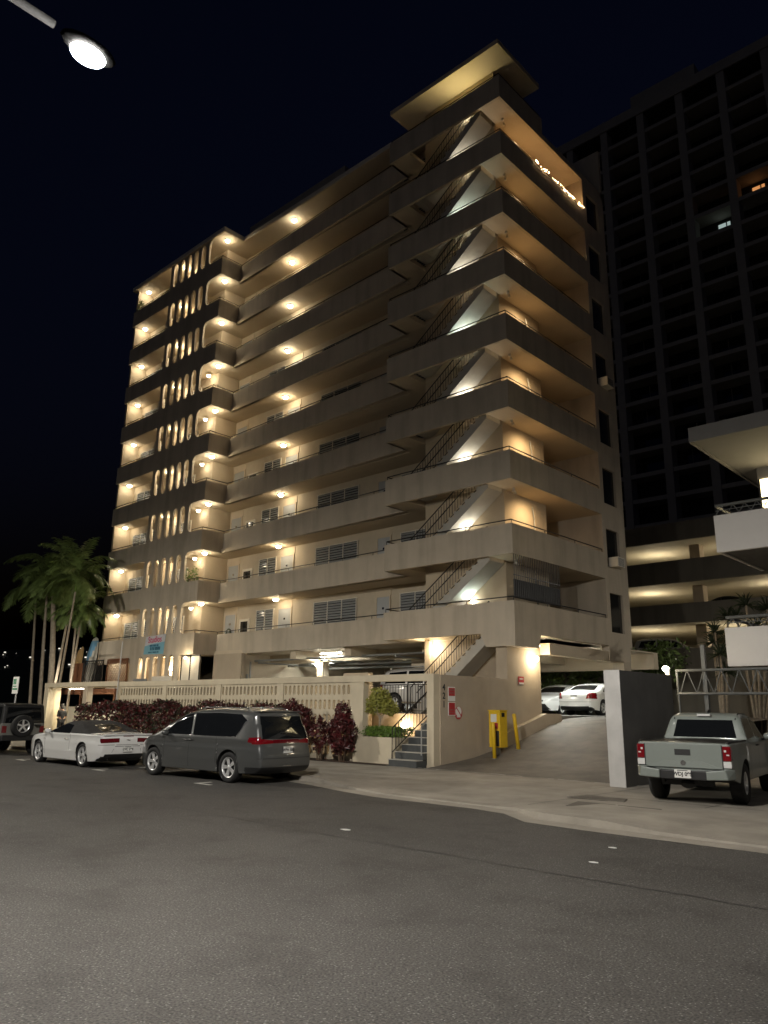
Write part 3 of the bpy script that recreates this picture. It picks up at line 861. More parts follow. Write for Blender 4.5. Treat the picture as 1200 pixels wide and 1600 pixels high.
rt = thing('retaining_wall', 'low orange lit wall holding up the garage floor behind the steps', 'wall', (-5, -.9, 0))
b = MB(); b.box(-17, -1.9, -.95, -.8, 0, 1.56); b.build('wall', M['tanwall'], rt)
b = MB(); b.box(-6.9, -5.6, -1.25, -1.0, .05, 3.0); b.build('buttress', M['inner'], rt)
gr = thing('guard_rail', 'black bar railing along the garage edge in front of the silver car', 'railing', (-5, -.85, 1.5))
b = MB()
for i in range(50):
    x = -8.5+i*.135; b.tube([(x, -.86, 1.56), (x, -.86, 2.56)], .010, 5)
b.tube([(-8.55, -.86, 2.56), (-1.8, -.86, 2.56)], .02, 6); b.tube([(-8.55, -.86, 1.66), (-1.8, -.86, 1.66)], .016, 6)
for x in (-8.5, -6.2, -4.0, -1.85): b.tube([(x, -.86, 1.5), (x, -.86, 2.62)], .024, 6)
b.build('bars', M['black'], gr)

# planter in the opening
P = thing('planter_box', 'cream concrete planter box in the fence opening left of the steps', 'planter', (-2.8, -3.4, 0))
b = MB(); b.box(-3.72, -1.92, -3.85, -3.75, .04, .86); b.box(-3.72, -3.62, -3.75, -2.7, .04, .86); b.box(-2.02, -1.92, -3.75, -2.7, .04, .86); b.box(-3.62, -2.02, -2.8, -2.7, .04, .86)
b.build('box', M['fence'], P)
b = MB(); b.box(-3.62, -2.02, -3.75, -2.8, .3, .78); b.build('soil_fill', M['soil'], P)

# ------------------------------------------------------------------ left entrance
E_ = thing('entrance_frame', 'flat roofed cream entrance frame lit from inside at the left end of the fence', 'porch', (-23, -3.6, 0))
b = MB(); b.box(-26.9, -19.31, -3.72, -2.0, 2.58, 2.80); b.build('roof', M['fence'], E_)
b = MB(); b.box(-26.9, -26.45, -3.7, -3.3, 0, 2.58); b.build('post', M['fence'], E_)
b = MB(); b.box(-22.6, -22.2, -3.7, -3.4, 0, 2.58); b.build('post', M['tanwall'], E_)
b = MB(); b.box(-26.9, -26.7, -3.3, -2.9, 0, 2.58); b.build('side_panel', M['fence'], E_)
lw = thing('low_wall', 'brightly lit cream low wall inside the entrance behind the person', 'wall', (-26, -1.3, 0))
b = MB(); b.box(-33.5, -21.8, -1.4, -1.2, 0, 1.62); b.build('wall', M['trim'], lw)
wl = thing('lobby_wall', 'white lit lobby wall with two tall panels right of the entrance', 'wall', (-22, -1.0, 0))
b = MB(); b.box(-24.4, -19.3, -.95, -.85, 0, 2.58); b.build('wall', M['trim'], wl)
b = MB()
for x in (-24.3, -22.0, -19.6): b.box(x-.03, x+.03, -.985, -.95, .1, 2.5)
b.build('panel_joint', M['greyrail'], wl)
def batten(x, y, z, ln, lab, p, col):
    o = thing('batten_light', lab, 'batten light', (x, y, z), local=True)
    m = MB(); m.box(-ln/2, ln/2, -.05, .05, -.03, 0); m.build('housing', M['trim'], o)
    t = MB(); t.box(-ln/2+.03, ln/2-.03, -.035, .035, -.06, -.03); t.build('tube', M['glowc'], o)
    ld = bpy.data.lights.new('tube_glow', 'AREA'); ld.shape = 'RECTANGLE'; ld.size = ln; ld.size_y = .1; ld.energy = p; ld.color = col
    q = link(bpy.data.objects.new('tube_glow', ld)); q.parent = o; q.location = (0, 0, -.08)
batten(-25.7, -2.4, 2.575, 2.2, 'long batten light under the flat entrance roof', 42, (1, .86, .56))
batten(-20.9, -2.3, 2.575, 1.6, 'batten light washing the white lobby wall', 30, (1, .92, .72))
fp = thing('flag_pole', 'thin white leaning pole at the left end of the block fence', 'pole', (-19.1, -3.75, 0))
b = MB(); b.tube([(-19.16, -3.8, 0), (-19.06, -3.8, 4.6)], [.035, .025], 8); b.build('pole', M['whitepaint'], fp)

# wooden screens and surfboards on the left end terrace
T = thing('terrace', 'raised timber terrace at the left end of the building', 'terrace', (-30, 0, 0))
b = MB(); b.box(-32.3, -25.4, -.55, 1.4, 2.3, 2.6); b.build('deck', M['wood'], T)
b = MB()
for x in (-32.2, -29.4, -25.5): b.box(x-.07, x+.07, -.5, -.36, 0, 2.3)
b.build('posts', M['wood'], T)
def lattice(xa, xb, za, zz, y, m, lab, step=.24, wdt=.034):
    o = thing('lattice_screen', lab, 'lattice screen', ((xa+xb)/2, y, za))
    b = MB(); t = .07
    b.box(xa-t, xa, y-.03, y+.03, za-t, zz+t); b.box(xb, xb+t, y-.03, y+.03, za-t, zz+t)
    b.box(xa, xb, y-.03, y+.03, zz, zz+t); b.box(xa, xb, y-.03, y+.03, za-t, za)
    b.build('frame', m, o)
    L_ = MB()
    w_, h_ = xb-xa, zz-za
    for sgn, yy in ((1, y-.012), (-1, y+.004)):
        c = -h_
        while c < w_:
            pts = []
            x0_, z0_ = c, 0.; x1_, z1_ = c+h_, h_
            if x0_ < 0: z0_ += -x0_; x0_ = 0
            if x1_ > w_: z1_ -= x1_-w_; x1_ = w_
            if x1_-x0_ > .03:
                if sgn < 0: a = (xb-x0_, za+z0_); e = (xb-x1_, za+z1_)
                else: a = (xa+x0_, za+z0_); e = (xa+x1_, za+z1_)
                dx, dz = e[0]-a[0], e[1]-a[1]; l = math.hypot(dx, dz); nx, nz = -dz/l*wdt/2, dx/l*wdt/2
                L_.prism([(a[0]+nx, a[1]+nz), (a[0]-nx, a[1]-nz), (e[0]-nx, e[1]-nz), (e[0]+nx, e[1]+nz)], 'y', yy, yy+.008)
            c += step
    L_.build('slats', m, o)
    return o
lattice(-29.75, -28.4, 2.95, 4.15, -.3, M['black'], 'dark diamond lattice panel beneath the blue surfboard')
lattice(-28.3, -27.5, 2.95, 4.15, -.3, M['black'], 'narrow dark lattice panel between blue surfboard and red lattice', .24)
lattice(-27.7, -25.55, 2.95, 4.2, .12, M['wood'], 'reddish wooden lattice screen under the left balcony', .2, .05)
wd = thing('timber_board_screen', 'brown board screen left of the dark lattice', 'timber screen', (-30.4, -.3, 2.6))
b = MB()
for i in range(8): b.box(-30.9+i*.13, -30.79+i*.13, -.32, -.28, 2.6, 4.1)
b.build('boards', M['wood'], wd)
bk = thing('terrace_backboard', 'pale lit board behind the dark lattice panel', 'board', (-29, .6, 2.6))
b = MB(); b.box(-29.9, -27.6, 1.25, 1.31, 2.6, 4.25); b.build('board', M['trim'], bk)
def surfboard(cx, y, z0, ln, hw, lab, m, mstripe=None, lean=.12):
    o = thing('surfboard', lab, 'surfboard', (cx, y, z0), group='surfboards on the terrace', local=True)
    b = MB(); b.smooth = True; n = 26; rows = []
    for i in range(n+1):
        t = i/n; z = ln*t
        wv = hw*(math.sin(math.pi*min(1, max(0, (t*.97+.03)))) ** .32)
        rows.append((z, max(.004, wv), .035*max(.1, math.sin(math.pi*min(.97, t+.03)))))
    for (z, wv, th) in rows: pass
    vs = []; fs = []; K = 16
    for (z, wv, th) in rows:
        for k_ in range(K):
            a = 2*math.pi*k_/K
            vs.append((math.cos(a)*wv, math.sin(a)*th+z*lean, z))
    for i in range(n):
        for k_ in range(K): fs.append((i*K+k_, i*K+(k_+1) % K, (i+1)*K+(k_+1) % K, (i+1)*K+k_))
    fs += [list(range(K))[::-1], [n*K+k_ for k_ in range(K)]]
    # blue swoosh panel chosen by face position
    b.add(vs, fs)
    if mstripe:
        for i, f in enumerate(b.f):
            x = sum(b.v[j][0] for j in f)/len(f); z = sum(b.v[j][2] for j in f)/len(f)
            if x < -.12 + (z-ln*.6)*.6 and z > ln*.42 and z < ln*.94 and x > -hw*.82: b.mi[i] = 1
    b.build('board', [m, mstripe] if mstripe else m, o)
M['board'] = mat('surfboard_white', (.72,.68,.58), .3, coat=.5)
M['boardy'] = mat('surfboard_tan', (.55,.36,.16), .3, coat=.5)
M['boardb'] = mat('surfboard_blue', (.22,.46,.68), .3, coat=.5)
surfboard(-29.75, -.1, 2.62, 3.05, .64, 'tall white surfboard with a pale blue panel', M['board'], M['boardb'])
surfboard(-31.15, -.12, 2.62, 2.55, .34, 'tan surfboard beside the blue one', M['boardy'])
surfboard(-31.6, -.05, 2.62, 2.4, .32, 'yellowish surfboard leftmost and half behind palm stems', M['boardy'])
sconce((-28.9, 1.25, 4.35), 'wall light on the left terrace behind the lattice', 40, WARM)
sconce((-26.6, 1.45, 3.95), 'wall light behind the red lattice screen', 9, WARM)

fl = thing('flood_light', 'small added flood light left of the entrance brightening the surfboards', 'flood light', (-28.0, -2.9, 2.3), local=True)  # lamp on a stem, added to brighten the surfboards
b = MB(); b.tube([(0, 0, -2.3), (0, 0, .1)], .03, 6); b.build('stem', M['black'], fl)
b = MB(); b.smooth = True; b.lathe([(.05, -.08), (.09, 0), (.10, .06)], 14, (0, 0, .2)); b.build('lamp_head', M['black'], fl)
q = lamp('flood_beam', 'SPOT', (-.05, .1, .35), 70, (1, .92, .78), fl, .05, spot=R(95), blend=.8); q.rotation_euler = Vector((-1.6, 2.8, 1.6)).to_track_quat('-Z', 'Y').to_euler()
# banner on the wing
BN = thing('banner', 'pink and blue notice banner hung on the lowest wing parapet', 'banner', (-23.1, .24, 5))
pts = [(-24.1, 4.42), (-22.12, 4.38), (-22.02, 5.42), (-23.95, 5.36)]
b = MB(); b.prism(pts, 'y', .225, .243); b.build('sheet', mat('banner_blue', (.20,.42,.52), .6), BN)
b = MB(); b.prism([(-24.02, 4.86), (-23.3, 4.95), (-22.06, 5.03), (-22.02, 5.415), (-23.95, 5.355)], 'y', .219, .2245); b.build('upper_field', mat('banner_pale', (.55,.55,.58), .6, var=.15, vs=6), BN)
text_obj('Studios', .46, mat('banner_pink', (.50,.04,.13), .6), BN, frame_matrix((-23.02, .217, 5.17), (1, 0, .02), (0, 0, 1)), 'lettering', .002, .008)
b = MB(); random.seed(2)
for (z, h_, xa, xb) in ((4.86, .10, -23.5, -22.7), (4.70, .17, -23.45, -22.5), (4.50, .07, -23.6, -22.6)):
    x = xa
    while x < xb:
        ww = random.uniform(.04, .11); b.box(x, x+ww, .2195, .2247, z-h_/2, z+h_/2); x += ww+random.choice((.018, .018, .06))
b.build('small_print', mat('banner_ink', (.02,.10,.17), .6), BN)

# street sign at far left
sg = thing('street_sign', 'small green and white parking sign on a post behind the dark jeep', 'street sign', (-18.8, -8.45, .1))
b = MB(); b.tube([(-18.8, -8.45, .1), (-18.8, -8.45, 2.75)], .04, 8); b.build('post', M['galv'], sg)
b = MB(); b.box(-19.1, -18.55, -8.51, -8.49, 2.12, 2.80); b.build('sign_board', M['signwhite'], sg)
b = MB(); b.box(-19.06, -18.59, -8.516, -8.511, 2.28, 2.34); b.box(-19.06, -18.72, -8.516, -8.511, 2.40, 2.44); b.build('bar', M['signgreen'], sg)
b = MB()
for i in range(3): b.box(-19.04+i*.1, -18.97+i*.1, -8.516, -8.511, 2.5, 2.72)
b.build('lettering', M['signgreen'], sg)

# white ended dividing wall right of the driveway
DW = thing('dividing_wall', 'grey wall with a white painted end between driveway and parked pickup', 'wall', (5.9, -3, 0))
b = MB(); b.box(5.62, 6.0, -4.84, -1.9, .02, 2.66); b.build('wall', M['greywall'], DW)
b = MB(); b.box(5.61, 6.005, -4.87, -4.84, .02, 2.665); b.build('end_face', M['whitepaint'], DW)
sconce((5.75, -1.5, 2.86), 'bright light behind the top of the grey dividing wall', 14, WARM, (0, -1), .08)
lp = MB(); lp.box(5.7, 5.8, -1.55, -1.45, .05, 2.9)
tag(lp.build('light_post', M['galv'], None, off=(5.75, -1.5, .05)), 'slim grey post carrying a light behind the grey wall', 'post')
# ------------------------------------------------------------------ vehicles
def lerp_prof(pts, n_sp):
    out = []
    for (a, b) in zip(pts, pts[1:]):
        d = math.hypot(b[0]-a[0], b[1]-a[1]); n = max(1, int(d/n_sp))
        for i in range(n): out.append((a[0]+(b[0]-a[0])*i/n, a[1]+(b[1]-a[1])*i/n))
    out.append(pts[-1]); return out

def smooth_prof(pts, it=2):
    """Chaikin rounding of an open polyline; keeps its ends"""
    for _ in range(it):
        q = [pts[0]]
        for a, b in zip(pts, pts[1:]):
            q += [(a[0]*.75+b[0]*.25, a[1]*.75+b[1]*.25), (a[0]*.25+b[0]*.75, a[1]*.25+b[1]*.75)]
        q.append(pts[-1]); pts = q
    return pts

def car_shell(top, wheels, rw, zlow, W, edge_r, spine, sp=.05, crown=.03, rows=16):
    """closed body: top = outline from rear bottom over the roof to front bottom (x fwd); wheels = [(x)], arches cut below"""
    bm = bmesh.new()
    P = [(p, edge_r(p)) for p in lerp_prof(smooth_prof(top), sp)]
    # bottom, front to rear, with arches
    xf, xr = top[-1][0], top[0][0]
    seg = []
    x = xf
    arches = sorted(wheels, reverse=True)
    cur = (xf, top[-1][1]); low = [cur]
    for wx in arches:
        dz = zlow - rw[1]
        hx = math.sqrt(max(.01, rw[0]**2 - dz*dz))
        low.append((wx+hx, zlow))
        a0 = math.atan2(dz, hx)
        for i in range(1, 18):
            a = a0 + (math.pi-2*a0)*i/18
            low.append((wx+math.cos(a)*rw[0], rw[1]+math.sin(a)*rw[0]))
        low.append((wx-hx, zlow))
    low.append(top[0])
    Q = [(p, .015) for p in lerp_prof(low, sp)][1:-1]
    loop = P + Q
    n = len(loop)
    ds = [0, .12, .3, .55, .8, 1.0]
    cols = []
    for (p, r) in loop:
        # closest point on the spine
        (xa, za), (xb, zb2) = spine
        t = max(0, min(1, ((p[0]-xa)*(xb-xa)+(p[1]-za)*(zb2-za))/((xb-xa)**2+(zb2-za)**2)))
        s = (xa+(xb-xa)*t, za+(zb2-za)*t)
        L = max(.05, math.hypot(p[0]-s[0], p[1]-s[1]))
        dd = [d*r for d in ds] + [r + (L-r)*(i/rows) for i in range(1, rows+1)]
        col = []
        for d in dd:
            q = (p[0]+(s[0]-p[0])*d/L, p[1]+(s[1]-p[1])*d/L)
            red = r - math.sqrt(max(0, r*r - (r-d)**2)) if d < r else 0
            col.append((q[0], q[1], max(.02, W(q[0], q[1]) - red)))
        cols.append(col)
    m = len(cols[0])
    V = {}
    for sd in (1, -1):
        for i in range(n):
            for j in range(m):
                x, z, y = cols[i][j]
                V[sd, i, j] = bm.verts.new((x, sd*y, z))
    def face(vs):
        vs2 = []
        for v in vs:
            if v not in vs2: vs2.append(v)
        if len(vs2) > 2:
            try: return bm.faces.new(vs2)
            except ValueError: return None
    for i in range(n):
        k = (i+1) % n
        for j in range(m-1):
            face((V[1,i,j], V[1,i,j+1], V[1,k,j+1], V[1,k,j])); face((V[-1,k,j], V[-1,k,j+1], V[-1,i,j+1], V[-1,i,j]))
    # rim strips across
    K = 14
    rim = {}
    for i in range(n):
        x, z, y = cols[i][0]
        a, b = cols[(i-1) % n][0], cols[(i+1) % n][0]
        tx, tz = b[0]-a[0], b[1]-a[1]; l = math.hypot(tx, tz) or 1
        nx, nz = -tz/l, tx/l          # outward for this winding
        c = crown if i < len(P) else 0
        cx_, cz_ = -nx*0, 0
        for q in range(1, K):
            u = 1-2*q/K
            h = c*(1-u*u)
            rim[i, q] = bm.verts.new((x + (-tz/l if False else 0) + nx*h, u*y, z + nz*h))
        rim[i, 0] = V[1, i, 0]; rim[i, K] = V[-1, i, 0]
    for i in range(n):
        k = (i+1) % n
        for q in range(K):
            face((rim[i,q], rim[k,q], rim[k,q+1], rim[i,q+1]))
    bmesh.ops.remove_doubles(bm, verts=bm.verts, dist=1e-4)
    bmesh.ops.recalc_face_normals(bm, faces=bm.faces)
    return bm

def in_poly(pt, poly):
    s = None
    for a, b in zip(poly, poly[1:]+poly[:1]):
        c = (b[0]-a[0])*(pt[1]-a[1]) - (b[1]-a[1])*(pt[0]-a[0])
        if abs(c) < 1e-9: continue
        if s is None: s = c > 0
        elif (c > 0) != s: return False
    return True

def cut(bm, plane, poly, cond, done):
    """cut the outline of a convex polygon into the faces that satisfy cond, return the faces inside"""
    ax = (0, 2) if plane == 'side' else (1, 2) if plane == 'end' else (0, 1)
    lo = [min(p[i] for p in poly)-.12 for i in (0, 1)]; hi = [max(p[i] for p in poly)+.12 for i in (0, 1)]
    for a, b in zip(poly, poly[1:]+poly[:1]):
        if math.hypot(b[0]-a[0], b[1]-a[1]) < 1e-6: continue
        no = [0, 0, 0]; co = [0, 0, 0]
        no[ax[0]] = -(b[1]-a[1]); no[ax[1]] = b[0]-a[0]; co[ax[0]] = a[0]; co[ax[1]] = a[1]
        fs = []
        for f in bm.faces:
            if f in done: continue
            c = f.calc_center_median()
            if lo[0] <= c[ax[0]] <= hi[0] and lo[1] <= c[ax[1]] <= hi[1] and cond(c, f.normal): fs.append(f)
        g = set(fs)
        for f in fs: g.update(f.edges); g.update(f.verts)
        bmesh.ops.bisect_plane(bm, geom=list(g), plane_co=co, plane_no=no, dist=1e-5)
    res = []
    for f in bm.faces:
        if f in done: continue
        c = f.calc_center_median()
        if cond(c, f.normal) and in_poly((c[ax[0]], c[ax[1]]), poly): res.append(f)
    return res

def finish_mesh(name, bm_src, faces, mats, parent, mi=None):
    vmap = {}; vs = []; fs = []; ms = []
    for f in faces:
        idx = []
        for v in f.verts:
            if v not in vmap: vmap[v] = len(vs); vs.append(tuple(v.co))
            idx.append(vmap[v])
        fs.append(idx); ms.append(mi(f) if mi else 0)
    me = bpy.data.meshes.new(name); me.from_pydata(vs, [], fs)
    for m in (mats if isinstance(mats, list) else [mats]): me.materials.append(m)
    me.polygons.foreach_set('use_smooth', [True]*len(fs)); me.polygons.foreach_set('material_index', ms)
    o = link(bpy.data.objects.new(name, me)); o.parent = parent
    BASE[o.name] = BASE.get(parent.name, Vector((0,0,0))).copy()
    return o

def both(c, n): return abs(n.y) > .35
def left(c, n): return n.y > .35
def right(c, n): return n.y < -.35

def make_car(root, spec):
    """spec: shell args, regions [(part name, plane, poly, cond, material)], gaps, body material"""
    bm = car_shell(**spec['shell'])
    regs = {}; done = set(); order = []
    for (nm, plane, poly, cond, mm) in spec['regions']:
        fs = cut(bm, plane, poly, cond, done)
        done.update(fs)
        key = (nm, mm.name, len(order)) if nm.startswith('+') is False else None
        if nm.startswith('+'):                    # joins the previous part
            regs[order[-1]][0].extend(fs)
        else:
            regs[key] = [fs, mm]; order.append(key)
    gaps = []
    for (plane, poly, cond) in spec.get('gaps', []):
        fs = cut(bm, plane, poly, cond, done); gaps += fs
    gaps = set(gaps)
    allf = [f for f in bm.faces if f not in done]
    zl = spec['shell']['zlow']
    under = set(f for f in allf if f.normal.z < -.5 and f.calc_center_median().z < spec['shell']['rw'][0]+spec['shell']['rw'][1]+.02)
    inner = set()
    rx, rz = spec['shell']['rw']
    for f in allf:
        c = f.calc_center_median()
        for wx in spec['shell']['wheels']:
            if math.hypot(c.x-wx, c.z-rz) < rx+.02 and abs(f.normal.y) < .4 : inner.add(f)
    o = finish_mesh('body', bm, allf, [spec['paint'], M['plastic']], root, lambda f: 1 if (f in gaps or f in under or f in inner) else 0)
    for k_ in order:
        if regs[k_][0]: finish_mesh(k_[0], bm, regs[k_][0], regs[k_][1], root)
    bm.free()
    return o

def wheel(root, x, y, r, wd, spokes, side, rim_r=None, mrim=None, twin=False, face_y=None):
    rim_r = rim_r or r*.68
    t = MB(); t.smooth = True
    h = wd/2
    prof = [(rim_r, -h*.9), (r*.9, -h), (r*.975, -h*.82), (r, -h*.5), (r, h*.5), (r*.975, h*.82), (r*.9, h), (rim_r, h*.9), (rim_r*.98, h*.6), (rim_r*.98, -h*.6), (rim_r, -h*.9)]
    t.lathe(prof, 36, (x, y, r), 'y', cap=False)
    o = t.build('wheel', M['rubber'], root)
    b = MB()
    yo = y + side*h*.62
    # barrel back plate, dark
    b.m = 1; b.lathe([(.001, 0), (rim_r*.97, 0), (rim_r*.97, side*.004)], 28, (x, y+side*h*.12, r), 'y', cap=False)
    b.m = 0; b.smooth = True
    b.lathe([(rim_r*.99, side*h*.85-0), (rim_r*.90, side*h*.80), (rim_r*.885, side*h*.62), (rim_r*.9, side*h*.3)], 36, (x, y, r), 'y', cap=False)
    b.smooth = False
    for i in range(spokes):
        a = 2*math.pi*i/spokes
        for da in ((-.14, .14) if twin else (0,)):
            a0 = a+da*.4; a1 = a+da
            wi, wo = (.022, .018) if twin else (.042, .03)
            wi *= rim_r/.24; wo *= rim_r/.24
            p0 = Vector((math.cos(a0), 0, math.sin(a0)))*rim_r*.16; p1 = Vector((math.cos(a1), 0, math.sin(a1)))*rim_r*.92
            d = (p1-p0).normalized(); nrm = Vector((-d.z, 0, d.x))
            yy0, yy1 = yo+side*.002, yo-side*.03
            vs = []
            for yy in (yy1, yy0):
                for (p, ww) in ((p0, wi), (p1, wo)):
                    vs += [(x+p.x-nrm.x*ww, yy, r+p.z-nrm.z*ww), (x+p.x+nrm.x*ww, yy, r+p.z+nrm.z*ww)]
            b.add(vs, [(0,1,3,2), (4,6,7,5), (0,4,5,1), (2,3,7,6), (0,2,6,4), (1,5,7,3)])
    b.smooth = True
    b.lathe([(rim_r*.22, side*-.02), (rim_r*.22, side*.006), (rim_r*.12, side*.014), (.001, side*.014)], 18, (x, yo, r), 'y', cap=False)
    b.build('rim', [mrim or M['alloy'], M['plastic']], o)
    return o

def mirror(root, x, y, z, m, side):
    b = MB(); b.smooth = True
    b.ball((x, y+side*.14, z), .1, .75, 1.15, .75)
    o = b.build('door_mirror', m, root)
    a = MB(); a.box(x-.02, x+.04, y-side*.02 if side > 0 else y-.08, y+.08 if side > 0 else y+.02, z-.09, z-.05); a.build('arm', M['plastic'], o)
def handle(root, x, y, z, m):
    b = MB(); b.smooth = True; s = 1 if y > 0 else -1
    b.tube([(x-.1, y+s*.005, z), (x-.085, y+s*.04, z), (x+.085, y+s*.04, z), (x+.1, y+s*.005, z)], .014, 6)
    b.build('door_handle', m, root)
def plate(root, x, y, z, txt, rear=True):
    b = MB(); d = -1 if rear else 1
    b.box(min(x, x+d*.015), max(x, x+d*.015), y-.155, y+.155, z-.078, z+.078)
    o = b.build('number_plate', M['plate'], root)
    if txt:
        text_obj(txt, .098, M['ink'], o, frame_matrix((x+d*.017, y, z-.006), (0, -1 if rear else 1, 0), (0, 0, 1)), 'lettering', .001, .003)
        c = MB(); c.box(min(x+d*.0152, x+d*.017), max(x+d*.0152, x+d*.017), y-.10, y+.10, z+.055, z+.068); c.build('caption_bar', M['ink'], o)
def bar(root, name, pts, r, m):
    b = MB(); b.smooth = True; b.tube(pts, r, 8); return b.build(name, m, root)
def rear(c, n): return n.x < -.35
def front(c, n): return n.x > .3

def taper(x, xf, wf, xr, wr, lf=.8, lr=.7):
    d = 0
    if x > xf: d += wf*((x-xf)/lf)**2
    if x < xr: d += wr*((xr-x)/lr)**2
    return d

# ---- grey minivan
van_paint = paint('van_paint_grey', (.085,.088,.086), .3, .25, .9)
van = thing('minivan', 'dark grey minivan parked at the kerb with silver wheels', 'minivan', (-2.5, -9.865, 0), R(184.5), local=True)
def Wv(x, z):
    w = .985 - taper(x, 1.5, .34, -1.9, .13, 1.05, .7)
    if z > 1.02: w -= (z-1.02)*.27
    elif z > .80: w -= .015*math.sin((z-.8)/.22*math.pi)
    if z < .55: w -= (.55-z)*.12
    return w
ve = lambda p: .16 if p[1] > 1.4 else .1 if p[1] > .5 else .05
make_car(van, dict(
    shell=dict(top=[(-2.42,.26), (-2.57,.36), (-2.60,.62), (-2.54,.84), (-2.52,1.0), (-2.44,1.25), (-2.29,1.60), (-2.30,1.70), (-1.95,1.75), (-1.2,1.775), (-.3,1.765), (.35,1.69), (.85,1.50), (1.35,1.20), (1.65,1.08), (2.15,.96), (2.45,.80), (2.56,.60), (2.55,.36), (2.42,.22)],
               wheels=[1.6, -1.49], rw=(.42, .365), zlow=.24, W=Wv, edge_r=ve, spine=((-1.7,.93), (1.8,.86)), sp=.045),
    paint=van_paint,
    regions=[
        ('side_window', 'side', [(1.18,1.10), (.62,1.52), (.30,1.62), (.12,1.64), (.02,1.10)], left, M['glasscar']),
        ('side_window', 'side', [(1.18,1.10), (.62,1.52), (.30,1.62), (.12,1.64), (.02,1.10)], right, M['glasscar']),
        ('side_window', 'side', [(-.06,1.10), (.05,1.645), (-.9,1.665), (-1.0,1.10)], left, M['glasscar']),
        ('+', 'side', [(-.9,1.10), (-.9,1.665), (-1.75,1.64), (-2.0,1.50), (-1.72,1.10)], left, M['glasscar']),
        ('side_window', 'side', [(-.06,1.10), (.05,1.645), (-.9,1.665), (-1.0,1.10)], right, M['glasscar']),
        ('+', 'side', [(-.9,1.10), (-.9,1.665), (-1.75,1.64), (-2.0,1.50), (-1.72,1.10)], right, M['glasscar']),
        ('windscreen', 'plan', [(1.40,.72), (.48,.62), (.48,-.62), (1.40,-.72)], lambda c, n: n.z > .3 and c.z > 1.1, M['glasscar']),
        ('rear_window', 'end', [(-.78,1.06), (.78,1.06), (.70,1.60), (-.70,1.60)], lambda c, n: n.x < -.3 and c.x < -1.9, M['glasscar']),
        ('tail_light', 'end', [(.45,.955), (1.1,.93), (1.1,1.10), (.75,1.06), (.45,1.045)], lambda c, n: c.x < -2.3 and c.z > .8, M['redlens']),
        ('+', 'side', [(-2.6,.93), (-2.16,.98), (-2.20,1.09), (-2.6,1.12)], lambda c, n: left(c, n), M['redlens']),
        ('tail_light', 'end', [(-.45,.955), (-1.1,.93), (-1.1,1.10), (-.75,1.06), (-.45,1.045)], lambda c, n: c.x < -2.3 and c.z > .8, M['redlens']),
        ('+', 'side', [(-2.6,.93), (-2.16,.98), (-2.20,1.09), (-2.6,1.12)], lambda c, n: right(c, n), M['redlens']),
        ('light_bar', 'end', [(-.45,.955), (.45,.955), (.45,1.045), (-.45,1.045)], lambda c, n: c.x < -2.3, M['darklens']),
        ('lower_bumper', 'end', [(-1.0,.2), (1.0,.2), (1.0,.40), (-1.0,.40)], lambda c, n: c.x < -2.1, M['plastic']),
        ('head_light', 'side', [(2.1,.72), (2.62,.66), (2.62,.78), (2.2,.90)], left, M['clearlens']),
        ('head_light', 'side', [(2.1,.72), (2.62,.66), (2.62,.78), (2.2,.90)], right, M['clearlens']),
    ],
    gaps=[('side', [(.06,.32), (.075,.32), (.075,1.09), (.06,1.09)], both), ('side', [(1.10,.5), (1.115,.5), (1.115,1.02), (1.10,1.02)], both),
          ('side', [(-1.02,.45), (-1.005,.45), (-1.005,1.09), (-1.02,1.09)], both), ('end', [(-.9,.60), (.9,.60), (.9,.612), (-.9,.612)], lambda c, n: c.x < -2.3),
          ('end', [(-.85,.60), (-.838,.60), (-.838,.95), (-.85,.95)], lambda c, n: c.x < -2.3), ('end', [(.838,.60), (.85,.60), (.85,.95), (.838,.95)], lambda c, n: c.x < -2.3)]))
for wx in (1.6, -1.49):
    for s in (1, -1): wheel(van, wx, s*.845, .365, .235, 5, s, .245, twin=True)
for s in (1, -1):
    mirror(van, 1.02, s*.90, 1.13, van_paint, s)
    handle(van, -.02, s*.955, .98, M['chrome']); handle(van, .18, s*.955, .98, M['chrome'])
    bar(van, 'roof_rail', [(-1.9, s*.66, 1.74), (-1.75, s*.66, 1.80), (-.2, s*.68, 1.805), (.1, s*.68, 1.745)], .018, M['chrome'])
    bar(van, 'window_trim', [(-2.0, s*.86, 1.525), (-1.75, s*.965, 1.095), (.0, s*.965, 1.095), (1.15, s*.93, 1.095)], .008, M['chrome'])
    bar(van, 'sill_trim', [(-1.0, s*.945, .43), (1.1, s*.945, .43)], .008, M['chrome'])
plate(van, -2.605, 0, .80, 'WPH 586')
b = MB(); b.prism([(-.17, 1.20), (0, 1.185), (.17, 1.20), (0, 1.215)], 'x', -2.53, -2.5); b.build('wing_badge', M['chrome'], van)
bar(van, 'rear_wiper', [(-2.50, 0, 1.12), (-2.47, .3, 1.14)], .008, M['plastic'])
bar(van, 'bumper_trim', [(-2.56, -.75, .42), (-2.60, 0, .42), (-2.56, .75, .42)], .009, M['chrome'])
b = MB(); b.smooth = True; b.ball((-1.6, 0, 1.79), .06, 1.4, .5, .7); b.build('roof_aerial', van_paint, van)
b = MB(); b.box(-2.32, -2.05, -.72, .72, 1.70, 1.725); b.build('spoiler', van_paint, van)
van.scale = (.94,)*3

